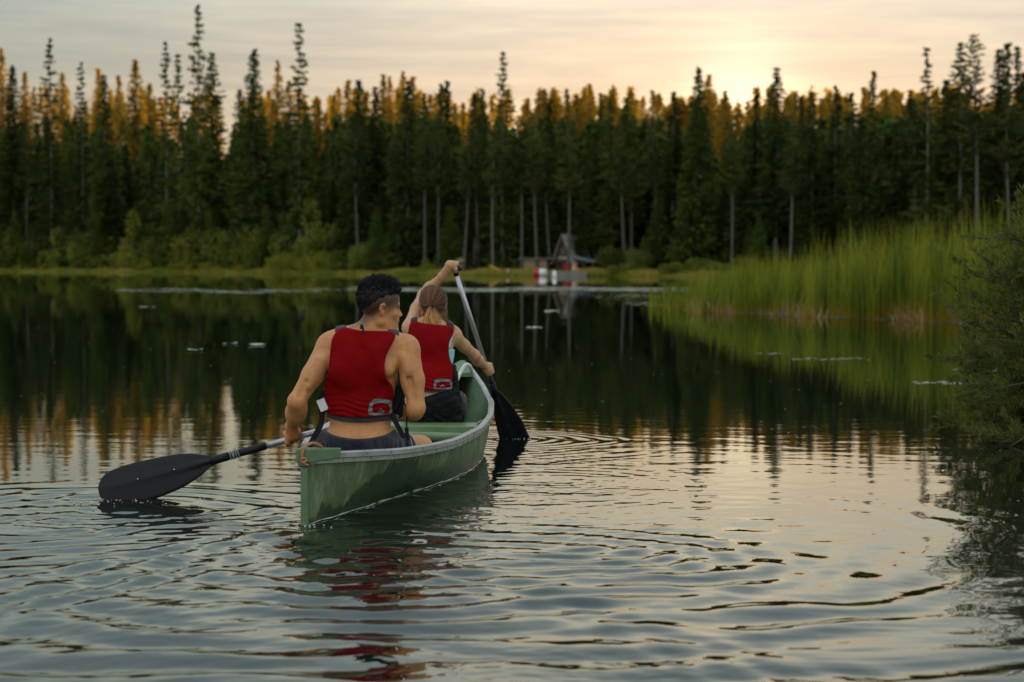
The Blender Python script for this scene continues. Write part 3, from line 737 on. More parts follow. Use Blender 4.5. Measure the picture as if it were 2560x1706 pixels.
# ------------------------------------------------------------------ far bank: cabin, wall, dock, floats
def at_u(u, d):
    y = 205.0
    for _ in range(6): x = u * y; y = float(shore_y(x) + wob(x)) + d
    return x, y
M_CABIN = pbr('cabin_boards', (.11, .07, .045), (.06, .042, .03), 4, .8, stretch=(1, 1, 8))
M_TRIM = pbr('cabin_trim', (.15, .085, .045), (.10, .06, .035), 4, .8)
M_METAL = pbr('roof_metal', (.52, .52, .50), (.36, .37, .37), 1.2, .42, metal=.35)
M_BLUEM = pbr('blue_metal', (.26, .38, .46), (.36, .44, .48), 2, .5)
M_GLASSD = pbr('dark_pane', (.02, .03, .035), None, 3, .15, spec=.9)
M_WHITE = pbr('white_paint', (.80, .79, .75), (.68, .67, .63), 3, .45)
M_RED = pbr('red_paint', (.50, .02, .02), (.36, .015, .02), 3, .45)
M_TAN = pbr('tan_boards', (.38, .29, .19), (.27, .20, .13), 2, .85)
M_GREYW = pbr('grey_planks', (.27, .25, .21), (.18, .165, .14), 4, .85)
M_YEL = pbr('yellow_paint', (.62, .36, .02), (.50, .27, .02), 3, .4)
def cabin():
    x, y = at_u(.0268, 9.0); z = float(ground_z(x, y)); k = .93
    root = empty('cabin', (x, y, z), R(-33)); tag(root, 'small wooden A-frame cabin with grey metal roof among the trees', 'cabin')
    hw, ap, dp, st = 1.12, 2.75, 3.6, 1.0        # half width, apex above storey, depth, lower storey
    P = lambda nm, mb, m: obj(nm, mb.mesh(nm, m if isinstance(m, list) else [m]), root, rel=False)
    mb = MB(); mb.box((0, dp / 2, st / 2 - .2), (hw * 2 - .1, dp, st + .4)); P('lower_wall', mb, pbr('dark_wall', (.05, .03, .025), (.03, .022, .02), 4, .85))
    for i in range(9):                            # gable boards
        x0 = -hw + .06 + i * (2 * hw - .12) / 9; x1 = x0 + (2 * hw - .12) / 9 - .02
        za = ap * (1 - abs(x0) / hw) - .12; zb = ap * (1 - abs(x1) / hw) - .12
        mb = MB(); mb.add([(x0, .0, st), (x1, .0, st), (x1, .0, st + max(zb, .05)), (x0, .0, st + max(za, .05)), (x0, .06, st), (x1, .06, st), (x1, .06, st + max(zb, .05)), (x0, .06, st + max(za, .05))],
                          [[0, 1, 2, 3], [5, 4, 7, 6], [1, 5, 6, 2], [4, 0, 3, 7], [3, 2, 6, 7]]); P('board', mb, M_CABIN)
    for s_ in (-1, 1):
        nn = Vector((s_ * ap, 0, hw)).normalized()
        a = Vector((s_ * (hw + .18), -.35, st - .35)); b_ = Vector((0, -.35, st + ap + .1)); e = Vector((0, dp + .5, 0))
        mb = MB(); mb.add([a, b_, b_ + e, a + e, a + nn * .09, b_ + nn * .09, b_ + e + nn * .09, a + e + nn * .09], [[0, 1, 2, 3], [7, 6, 5, 4], [0, 4, 5, 1], [3, 2, 6, 7], [0, 3, 7, 4], [1, 5, 6, 2]])
        for q in range(10):
            o_ = Vector((0, (dp + .5) * (q + .5) / 10, 0)) + nn * .10
            mb.tube([a + o_, b_ + o_], .02, 4)
        P('roof_panel', mb, M_METAL)
        mb = MB(); mb.tube([a + Vector((0, -.04, 0)) - nn * .05, b_ + Vector((0, -.04, 0)) - nn * .05], .085, 4); P('barge_board', mb, M_TRIM)
    mb = MB(); mb.box((0, -.045, st + 1.05), (.52, .07, .74)); w = P('window', mb, M_TRIM)
    mb = MB(); mb.box((0, -.10, st + 1.05), (.40, .03, .62)); o = obj('pane', mb.mesh('pane', [M_GLASSD]), w, rel=False)
    mb = MB(); mb.box((0, -.05, st + .35), (1.05, .06, .30)); P('balcony_rail', mb, pbr('grey_rail', (.36, .34, .28), (.25, .24, .2), 4, .8))
    mb = MB(); mb.box((0, -.18, st - .06), (hw * 2 + .1, .34, .10)); P('balcony_floor', mb, M_CABIN)
    mb = MB(); mb.box((hw + .75, 1.4, st + .28), (1.3, 2.6, .07), Matrix.Rotation(R(14), 3, 'Y')); P('porch_roof', mb, M_BLUEM)
    mb = MB(); mb.box((hw + 1.75, 1.6, st - .02), (1.2, 2.2, .06), Matrix.Rotation(R(5), 3, 'Y')); P('lean_to_roof', mb, M_METAL)
    for px_, py_ in ((hw + 1.3, .3), (hw + 2.25, .6), (hw + 2.25, 2.4)):
        mb = MB(); mb.box((px_, py_, st / 2 - .3), (.1, .1, st + .5)); P('porch_post', mb, M_CABIN)
    mb = MB(); mb.box((hw + 1.1, 2.7, st / 2 - .1), (1.8, .08, st + .1)); P('porch_wall', mb, pbr('porch_dark', (.045, .04, .035), None, 4, .85))
    # tan shed wall on the left with a low roof
    x2, y2 = at_u(.0115, 7.0); z2 = float(ground_z(x2, y2))
    r2 = empty('shed', (x2, y2, z2), R(-6)); tag(r2, 'low tan boarded shed with a flat grey roof left of the cabin', 'shed')
    for i in range(8):
        mb = MB(); mb.box((-1.2 + .34 * i, 0, .62), (.33, .05, 1.4)); obj('board', mb.mesh('board', [M_TAN]), r2, rel=False)
    mb = MB(); mb.box((0, .9, .55), (2.6, 1.6, 1.2)); obj('wall', mb.mesh('wall', [M_CABIN]), r2, rel=False)
    mb = MB(); mb.box((.5, .7, 1.40), (4.3, 2.2, .09)); obj('roof', mb.mesh('roof', [M_GREYW]), r2, rel=False)
    mb = MB(); mb.box((2.4, .2, .6), (.12, .12, 1.5)); mb.box((1.5, -.1, .6), (.12, .12, 1.5)); obj('post', mb.mesh('post', [M_CABIN]), r2, rel=False)
cabin()
def lathe(prof, n=18, axis='Z'):
    vs = []; fs = []
    for r_, h_ in prof:
        for k in range(n):
            a = 6.2832 * k / n
            vs.append((r_ * math.cos(a), r_ * math.sin(a), h_) if axis == 'Z' else (h_, r_ * math.cos(a), r_ * math.sin(a)))
    for i in range(len(prof) - 1):
        for k in range(n): fs.append([i * n + k, i * n + (k + 1) % n, (i + 1) * n + (k + 1) % n, (i + 1) * n + k])
    return vs, fs
def waterfront():
    # dock
    x, y = at_u(.0290, -2.2)
    root = empty('dock', (x, y, 0), R(4)); tag(root, 'weathered grey plank dock on the water in front of the cabin', 'dock')
    for i in range(22):
        mb = MB(); mb.box((-1.75 + i * .165, 0, .42 + .008 * (i % 3)), (.15, 2.3, .05)); obj('plank', mb.mesh('plank', [M_GREYW]), root, rel=False)
    mb = MB(); mb.box((0, -1.1, .30), (3.7, .12, .2)); obj('beam', mb.mesh('beam', [M_GREYW]), root, rel=False)
    mb = MB(); mb.box((0, 1.1, .30), (3.7, .12, .2)); obj('beam', mb.mesh('beam', [M_GREYW]), root, rel=False)
    for px_ in (-1.6, -.2, 1.6):
        mb = MB(); mb.tube([(px_, -1.2, -1.2), (px_, -1.2, .62)], .07, 8); obj('pile', mb.mesh('pile', [M_GREYW]), root, rel=False)
    mb = MB(); mb.box((0, -.9, .14), (3.5, .5, .26)); mb.box((0, .7, .14), (3.5, .5, .26)); obj('float', mb.mesh('float', [M_GREYW]), root, rel=False)
    # lounge chair, red, with a white and orange cushion beside it
    def chair(nm, dx, dz, mat, lb, lean):
        c = empty(nm, (x + dx, y + .1, .45 + dz), R(160)); c.scale = (.8, .8, .8); tag(c, lb, 'chair', 'lounge chairs on the dock')
        ry = Matrix.Rotation(R(lean), 3, 'X')
        for i in range(5):
            mb = MB(); mb.box((-.26 + .13 * i, .34, .62), (.11, .035, .95 - .05 * abs(i - 2)), ry, bev=.01); obj('back_slat', mb.mesh('back_slat', [mat]), c, rel=False)
        for i in range(4):
            mb = MB(); mb.box((0, -.25 + .14 * i, .34 - .025 * i), (.6, .12, .03)); obj('seat_slat', mb.mesh('seat_slat', [mat]), c, rel=False)
        for s_ in (-1, 1):
            mb = MB(); mb.box((s_ * .36, -.02, .55), (.12, .75, .03)); obj('armrest', mb.mesh('armrest', [mat]), c, rel=False)
            mb = MB(); mb.box((s_ * .33, -.32, .26), (.05, .09, .54)); obj('leg', mb.mesh('leg', [mat]), c, rel=False)
            mb = MB(); mb.box((s_ * .33, .30, .2), (.05, .09, .42)); obj('leg', mb.mesh('leg', [mat]), c, rel=False)
    chair('lounge_chair', -.10, 0, M_RED, 'red slatted lounge chair standing on the dock', -20)
    chair('lounge_chair', .75, 0, pbr('orange_white', (.70, .32, .16), (.76, .70, .62), 1.6, .6, lo=.45, hi=.55), 'pale orange and white lounge chair beside the red one on the dock', -20)
    # red and white swim float, lying barrel
    x2, y2 = at_u(.0148, -3.2)
    r = empty('swim_float', (x2, y2, .30), R(8)); tag(r, 'big red and white barrel float lying on the water by the dock', 'float')
    prof = [(0, -.66), (.28, -.64), (.40, -.52), (.43, -.3)]
    vs, fs = lathe(prof + [(.44, -.17)], 18, 'X'); mb = MB(); mb.add(vs, fs); obj('end_cap', mb.mesh('end_cap', [M_RED], True), r, rel=False)
    vs, fs = lathe([(.44, -.17), (.45, .1), (.44, .35), (.40, .52), (.28, .64), (0, .66)], 18, 'X'); mb = MB(); mb.add(vs, fs); obj('barrel', mb.mesh('barrel', [M_WHITE], True), r, rel=False)
    # white mooring buoy
    x3, y3 = at_u(.0221, -28)
    r = empty('mooring_buoy', (x3, y3, 0)); tag(r, 'white egg shaped mooring buoy floating in front of the dock', 'buoy')
    vs, fs = lathe([(0, -.2), (.13, -.12), (.20, .08), (.21, .25), (.17, .46), (.09, .58), (0, .61)]); mb = MB(); mb.add(vs, fs); obj('float', mb.mesh('float', [M_WHITE], True), r, rel=False)
    mb = MB(); mb.tube([(.05 * math.cos(a), 0, .64 + .05 * math.sin(a)) for a in np.linspace(-.6, 3.8, 9)], .012, 5); obj('ring', mb.mesh('ring', [M_GREYW], True), r, rel=False)
    # yellow rowing hull lying tilted on the bank
    x4, y4 = at_u(-.0073, 3.0)
    r = empty('kayak', (x4, y4, float(ground_z(x4, y4)) + .38)); tag(r, 'yellow kayak lying tilted on the grassy bank', 'kayak')
    r.rotation_euler = (0, R(24), R(6))
    vs, fs = [], []
    n = 14
    for i in range(15):
        t = i / 14; s_ = math.sin(math.pi * t) ** .6
        for k in range(n):
            a = 6.2832 * k / n; vs.append(((t - .5) * 2.3, .34 * s_ * math.cos(a), .25 * s_ * math.sin(a) * (1 if math.sin(a) < 0 else .6) + .10 * (2 * t - 1) ** 2))
    for i in range(14):
        for k in range(n): fs.append([i * n + k, i * n + (k + 1) % n, (i + 1) * n + (k + 1) % n, (i + 1) * n + k])
    mb = MB(); mb.add(vs, fs); obj('hull', mb.mesh('hull', [M_YEL], True), r, rel=False)
    mb = MB(); mb.tube([(.32 * math.cos(a), .17 * math.sin(a), .115) for a in np.linspace(0, 6.2832, 17)], .02, 6, cap=False); obj('cockpit_rim', mb.mesh('cockpit_rim', [pbr('black_rim', (.02, .02, .02))], True), r, rel=False)
    # wooden sign on a post
    x5, y5 = at_u(-.0266, 5.0)
    r = empty('notice_board', (x5, y5, float(ground_z(x5, y5)))); tag(r, 'small wooden board on a post between the pine stems', 'sign')
    mb = MB(); mb.box((0, 0, .75), (.14, .14, 1.7)); obj('post', mb.mesh('post', [M_TAN]), r, rel=False)
    mb = MB(); mb.box((0, -.08, 1.3), (.95, .05, .30)); obj('board', mb.mesh('board', [M_TAN]), r, rel=False)
    for u, lb in ((-.0021, 'slim white post at the water edge right of the yellow kayak'), (-.2016, 'short pale stump at the water edge of the left shore')):
        x6, y6 = at_u(u, .6 if u > -.1 else 1.0); mb = MB()
        if u > -.1: mb.tube([(0, 0, -.3), (0, 0, .62)], [.07, .06], 8)
        else: mb.tube([(0, 0, -.2), (.03, 0, .3), (.02, 0, .66)], [.28, .24, .17], 8)
        o = obj('white_post' if u > -.1 else 'tree_stump', mb.mesh('post', [M_PALEBARK if u < -.1 else M_WHITE], True)); o.location = (x6, y6, float(ground_z(x6, y6)))
        tag(o, lb, 'post' if u > -.1 else 'stump')
waterfront()

# ------------------------------------------------------------------ canoe
ST = Vector((-.862, 7.94, 0)); HEAD = math.atan2(.535, 4.76); CL = 4.79
def cfr(x, t, z):        # canoe frame -> world
    return Vector((ST.x + x * math.cos(HEAD) + t * math.sin(HEAD), ST.y - x * math.sin(HEAD) + t * math.cos(HEAD), z))
_tt = np.linspace(0, CL, 97)
def _sm(a, n=4):
    for _ in range(n): a[1:-1] = (a[:-2] + 2 * a[1:-1] + a[2:]) / 4
    return a
_wg = _sm(np.interp(_tt, [0, .10, .35, .69, 1.14, 1.62, 2.3, 3.0, 3.6, 4.2, 4.55, 4.72, 4.79], [.016, .05, .135, .243, .345, .405, .43, .405, .335, .205, .105, .05, .014]))
_ww = _sm(np.interp(_tt, [0, .10, .47, .92, 1.42, 1.8, 2.25, 2.8, 3.4, 4.0, 4.45, 4.7, 4.79], [.013, .022, .10, .185, .29, .36, .40, .385, .30, .16, .06, .018, .010]))
_gz = _sm(np.interp(_tt, [0, .35, .8, 1.5, 2.4, 3.2, 3.8, 4.3, 4.6, 4.79], [.292, .268, .238, .215, .212, .235, .275, .335, .385, .43]), 6)
_zb = _sm(np.interp(_tt, [0, .15, .5, 1.2, 3.6, 4.3, 4.6, 4.79], [-.055, -.075, -.09, -.10, -.10, -.085, -.05, -.01]), 3)
wg = lambda t: float(np.interp(t, _tt, _wg)); ww = lambda t: float(np.interp(t, _tt, _ww)); gz = lambda t: float(np.interp(t, _tt, _gz))
_sh = _sm(np.interp(_tt, [0, .12, .4, .8, 1.3, 2.0, 3.0, 4.79], [0, .012, .036, .050, .045, .02, 0, 0]), 3)
_wg -= _sh * .98; _ww -= _sh * .9
sh = lambda t: float(np.interp(t, _tt, _sh))
def hull_section(t, inset=0.0, floor=None, m=26):
    """half section keel -> gunwale, as (x, z)"""
    W, G, Z, B = max(ww(t) - inset, .002), max(wg(t) - inset, .003), gz(t), float(np.interp(t, _tt, _zb)) + inset
    pts = []
    for k in range(m + 1):
        s_ = k / m
        if s_ < .4:
            a = s_ / .4 * math.pi / 2; x = W * math.sin(a) ** .8; z = B * math.cos(a) ** .9
        else:
            q = (s_ - .4) / .6; x = W + (G - W) * (q ** .9) + .012 * math.sin(q * math.pi) * min(1, W / .2); z = Z * q
        if floor is not None: z = max(z, floor)
        pts.append((x, z))
    return pts
def hull_half(t, z):
    h_ = [p for p in hull_section(t) if p[1] >= 0]
    return float(np.interp(z, [p[1] for p in h_], [p[0] for p in h_]))
def canoe():
    root = empty('canoe', ST, -HEAD); tag(root, 'long green canoe with dented aluminium gunwales carrying both paddlers', 'canoe')
    # hull paint: chalky green with a dark wet patch creeping up from the waterline
    m, b, out = new_mat('canoe_green')
    tc = b.add('ShaderNodeTexCoord').outputs['Object']; sp = b.add('ShaderNodeSeparateXYZ', {0: tc}); ty, tz = sp.outputs[1], sp.outputs[2]
    mpz = b.add('ShaderNodeMapping', {'Vector': tc, 'Scale': (1, 1, .55)}).outputs[0]
    n_big = b.noise(mpz, 4.2, 2, .5); n_mid = b.noise(mpz, 30, 5, .7)
    wetline = b.add('ShaderNodeFloatCurve'); cv = wetline.mapping.curves[0]
    for p_ in [(0, .10), (.03, .15), (.06, .38), (.095, .24), (.153, .55), (.207, .75), (.25, .92), (.3, .97), (.343, .90), (.367, .66), (.433, .52), (.517, .50), (.567, .46), (.65, .40), (.75, .30), (1, .10)]: 
        if p_[0] in (0, 1):
            cv.points[0 if p_[0] == 0 else -1].location = p_
        else: cv.points.new(*p_)
    wetline.mapping.update()
    b.l.new(b.m('DIVIDE', ty, 3.0), wetline.inputs['Value'])
    lvl = b.m('MULTIPLY', wetline.outputs[0], .205)
    lvl = b.m('ADD', lvl, b.m('ADD', b.m('MULTIPLY', b.m('SUBTRACT', n_mid, .5), .15), b.m('MULTIPLY', b.m('SUBTRACT', n_big, .5), .05)))
    wet = b.m('MULTIPLY', b.m('SUBTRACT', lvl, tz), 70.0, clamp=True)
    drip = b.ramp(b.noise(b.add('ShaderNodeMapping', {'Vector': tc, 'Scale': (1, 1, .12)}).outputs[0], 34, 3, .6), [(.35, (.72,) * 3), (.7, (1.12,) * 3)])
    dry = b.ramp(b.noise(mpz, 9, 6, .7), [(.30, (.070, .110, .040)), (.52, (.115, .165, .065)), (.75, (.24, .29, .155))])
    wetc = b.ramp(b.noise(mpz, 7, 5, .65), [(.3, (.010, .026, .004)), (.7, (.030, .062, .010))])
    scr = b.ramp(b.noise(b.add('ShaderNodeMapping', {'Vector': tc, 'Scale': (1, .18, 1.6)}).outputs[0], 60, 4, .7), [(.60, (0,) * 3), (.72, (1,) * 3)])
    dry = b.mix(1.0, dry, drip, 'MULTIPLY')
    dry = b.mix(b.m('MULTIPLY', scr, .35), dry, (.30, .34, .26))
    col = b.mix(wet, dry, wetc)
    rg = b.m('SUBTRACT', .58, b.m('MULTIPLY', wet, .22))
    bp = b.add('ShaderNodeBump', {'Height': b.noise(tc, 14, 4), 'Distance': .0012, 'Strength': 1.0})
    p = b.add('ShaderNodeBsdfPrincipled', {'Base Color': col, 'Roughness': rg, 'Specular IOR Level': .22, 'Normal': bp.outputs[0]}); b.l.new(p.outputs[0], out.inputs[0])
    M_HULL = m
    M_IN = pbr('inner_green', (.13, .22, .115), (.20, .29, .17), 9, .42, bump=.003, stretch=(1, .6, 1.4), detail=6)
    M_SEAT = pbr('seat_green', (.13, .21, .095), (.20, .28, .14), 16, .35, stretch=(.4, 1, 1), detail=6)
    M_ALU = pbr('gunwale_metal', (.30, .30, .28), (.50, .50, .47), 16, .38, metal=.55, bump=.0015, stretch=(1, .4, 1), detail=6)
    M_ALU2 = pbr('gunwale_lower', (.36, .38, .31), (.22, .25, .18), 20, .5, metal=.2, detail=6)
    M_DECK = pbr('deck_green', (.09, .16, .065), (.13, .21, .09), 14, .5, detail=6)
    A = []; T = [0, .01, .03, .07] + list(np.linspace(.12, CL - .1, 84)) + [CL - .05, CL - .02, CL]
    mm = 26
    V = []; 
    for t in T:
        h_ = hull_section(t, m=mm); V += [(sh(t) - x, t, z) for x, z in h_[::-1]] + [(sh(t) + x, t, z) for x, z in h_[1:]]
    w_ = 2 * mm + 1; F = []
    for i in range(len(T) - 1):
        for k in range(w_ - 1): F.append([i * w_ + k, i * w_ + k + 1, (i + 1) * w_ + k + 1, (i + 1) * w_ + k][::-1])
    F.append(list(range(w_))[::-1]); F.append([(len(T) - 1) * w_ + k for k in range(w_)])
    no = len(V); nf = len(F)
    for t in T:
        h_ = hull_section(min(max(t, .05), CL - .05), .010, .035, mm); V += [(sh(t) - x, min(max(t, .05), CL - .05), z) for x, z in h_[::-1]] + [(sh(t) + x, min(max(t, .05), CL - .05), z) for x, z in h_[1:]]
    for i in range(len(T) - 1):
        for k in range(w_ - 1): F.append([no + i * w_ + k, no + i * w_ + k + 1, no + (i + 1) * w_ + k + 1, no + (i + 1) * w_ + k])
    me = mesh_np('hull', V, F, [M_HULL, M_IN], midx=[0] * nf + [1] * (len(F) - nf)); hull = obj('hull', me, root, rel=False)
    # stem band along the sharp stern edge
    mb = MB(); mb.tube([(0, -.002, z) for z in np.linspace(-.04, .262, 8)], .0155, 8); obj('stem_band', mb.mesh('stem_band', [M_DECK], True), root, rel=False)
    for s_ in (-1, 1):
        path = [(sh(t) + s_ * wg(t), t, gz(t)) for t in np.linspace(.02, CL - .02, 80)]
        if s_ < 0: prof = [(-.020, -.014), (.013, -.014), (.013, .006), (.004, .013), (-.014, .013), (-.020, .006)]
        else: prof = [(.020, -.014), (.020, .006), (.014, .013), (-.004, .013), (-.013, .006), (-.013, -.014)]
        vs, fs = sweep(path, prof); mb = MB(); mb.add(vs, fs); g = obj('gunwale', mb.mesh('gunwale', [M_ALU]), root, rel=False)
        path = [(sh(t) + s_ * (wg(t) + .004), t, gz(t) - .026) for t in np.linspace(.03, CL - .03, 80)]
        vs, fs = sweep(path, [(-.007, -.009), (.007, -.009), (.008, .009), (-.007, .009)]); mb = MB(); mb.add(vs, fs); l_ = obj('lower_trim', mb.mesh('lower_trim', [M_ALU2]), root, rel=False)
        mb = MB()
        for t in np.cumsum([.2] + [.12 + .13 * random.random() for _ in range(24)]):      # rivets and section joints
            mb.box((sh(t) + s_ * (wg(t) + .0215 * 1), t, gz(t) - .002), (.002, .004, .006))
            mb.box((sh(t + .05) + s_ * (wg(t + .05) + .0115), t + .05, gz(t) - .027), (.003, .003, .012))
        o = obj('rivet_row', mb.mesh('rivet_row', [pbr('rivet_dark', (.06, .06, .055), None, 5, .6)]), root, rel=False); o['kind'] = 'stuff'
    # stern deck block
    mb = MB(); mb.add([(-.028, -.022, .262), (.028, -.022, .262), (.112, .20, .262), (-.065, .20, .262), (-.030, -.024, .322), (.030, -.024, .322), (.118, .205, .306), (-.068, .205, .306)],
                      [[3, 2, 1, 0], [4, 5, 6, 7], [0, 1, 5, 4], [1, 2, 6, 5], [2, 3, 7, 6], [3, 0, 4, 7]])
    o = obj('stern_deck', mb.mesh('stern_deck', [M_DECK]), root, rel=False); bv = o.modifiers.new('bevel', 'BEVEL'); bv.width = .006; bv.segments = 2
    mb = MB(); mb.box((0, -.022, .262), (.04, .012, .03), bev=.003); mb.box((.028, -.01, .258), (.025, .02, .016), bev=.003); obj('stern_fitting', mb.mesh('stern_fitting', [pbr('dark_fitting', (.05, .05, .05), (.16, .16, .15), 40, .4, metal=.4)]), root, rel=False)
    mb = MB(); mb.add([(-.11, CL - .30, .36), (.11, CL - .30, .36), (.012, CL, .43), (-.012, CL, .43), (-.115, CL - .30, .385), (.115, CL - .30, .385), (.014, CL + .005, .452), (-.014, CL + .005, .452)],
                      [[0, 1, 2, 3], [7, 6, 5, 4], [4, 5, 1, 0], [5, 6, 2, 1], [6, 7, 3, 2], [7, 4, 0, 3]])
    obj('bow_deck', mb.mesh('bow_deck', [M_DECK]), root, rel=False)
    # thwart, seats
    t = 2.03; mb = MB(); mb.tube([(-wg(t) + .02, t, .192), (0, t, .198), (wg(t) - .02, t, .192)], .021, 12); obj('thwart', mb.mesh('thwart', [M_SEAT], True), root, rel=False)
    for t, z, nm, d in ((3.20, .150, 'bow_seat', .26), (.98, .125, 'stern_seat', .24)):
        w_ = min(hull_half(t - d / 2, z), hull_half(t + d / 2, z)) - .016
        mb = MB(); mb.box((sh(t), t, z), (2 * w_, d, .022), bev=.005); mb.box((sh(t), t - d / 2 - .006, z - .010), (2 * w_, .016, .042), bev=.004); s = obj(nm, mb.mesh(nm, [M_SEAT]), root, rel=False)
        for sx in (-1, 1):
            mb = MB(); mb.box((sh(t) + sx * (w_ - .02), t, z + .015), (.012, d * .8, .03), bev=.003); obj('bracket', mb.mesh('bracket', [M_ALU2]), s, rel=False)
    # dark gear bag under the bow seat
    mb = MB(); mb.tube([(-.10, 3.12, .075), (.02, 3.14, .09), (.16, 3.12, .075)], [.035, .048, .035], 10, flat=.8)
    o = obj('gear_bag', mb.mesh('gear_bag', [pbr('maroon_bag', (.08, .012, .012), (.04, .01, .01), 9, .8)], True)); o.location = ST; o.rotation_euler = (0, 0, -HEAD); tag(o, 'dark maroon bag lying in the hull under the woman\'s seat', 'bag')
    # frayed orange rope knotted at the stern, white rope at the bow
    mb = MB(); M_ROPE = pbr('orange_rope', (.55, .26, .12), (.36, .15, .07), 60, .9, bump=.004)
    c_ = [(.004, -.032, .270), (-.004, -.030, .295), (.002, -.024, .322), (.014, .0, .337), (.030, .045, .340), (.048, .085, .326), (.056, .10, .308)]
    pts = spline(c_, 10)
    for q in range(3):
        mb.tube([p_ + Vector((.0045 * math.cos(i * .8 + q * 2.09), .0045 * math.sin(i * .8 + q * 2.09) * .5, .0035 * math.sin(i * .8 + q * 2.09))) for i, p_ in enumerate(pts)], .0036, 6)
    kn = spline([(-.008, -.032, .272), (.010, -.040, .268), (.018, -.034, .280), (.002, -.040, .284), (-.006, -.034, .272), (.012, -.036, .260), (.026, -.034, .256)], 8)
    mb.tube(kn, .0040, 6)
    for _ in range(26):
        a = pts[int(rng.integers(len(pts)))]; mb.tube([a, a + Vector(rng.normal(0, .013, 3))], [.0011, .0005], 3, cap=False)
    obj('stern_rope', mb.mesh('stern_rope', [M_ROPE], True), root, rel=False)
    w2c = Matrix.Rotation(HEAD, 3, 'Z')
    mb = MB(); mb.tube(spline([w2c @ (Vector(q) - ST) for q in ((-.262, 12.42, .40), (-.272, 12.35, .432), (-.298, 12.32, .442), (-.325, 12.25, .405), (-.352, 12.05, .340), (-.365, 11.9, .27), (-.37, 11.8, .15))], 8), .012, 8)
    obj('bow_rope', mb.mesh('bow_rope', [pbr('white_rope', (.70, .68, .60), (.56, .54, .47), 40, .8)], True), root, rel=False)
    return root, hull
CANOE, HULL = canoe()
def waterline():
    mb = MB(); g = np.random.default_rng(77)
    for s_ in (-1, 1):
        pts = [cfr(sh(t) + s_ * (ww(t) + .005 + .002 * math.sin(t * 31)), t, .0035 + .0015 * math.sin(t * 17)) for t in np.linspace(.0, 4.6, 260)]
        mb.tube(pts, [.0008 + .0015 * abs(math.sin(i * .37) * math.sin(i * .113)) + .0006 * g.random() for i in range(260)], 5)  # pale tube paints in the light reflected by the curved water edge
    for _ in range(90):      # froth and droplets round the dipping blades and the stern
        c, r = random.choice([((-1.72, 8.78), .16), ((-1.80, 8.74), .12), ((-.03, 11.95), .16), ((.05, 11.93), .10), ((-.87, 7.90), .06)])
        p = Vector((c[0] + g.normal(0, r), c[1] + g.normal(0, r * .6), abs(g.normal(0, .003)))); q = .0016 + .0030 * g.random() ** 2
        mb.box(p, (q * 2.2, q * 2.2, q), bev=q * .3)
    m, b, out = new_mat('water_glint_froth'); p = b.add('ShaderNodeBsdfPrincipled', {'Base Color': (.62, .66, .64, 1), 'Roughness': .12, 'Specular IOR Level': .8}); b.l.new(p.outputs[0], out.inputs[0])
    tag(obj('glint_and_foam', mb.mesh('glint_and_foam', [m], True)), 'thin painted water glint along the canoe waterline, froth drops at the paddle blades', 'glint_and_foam', kind='stuff')
waterline()

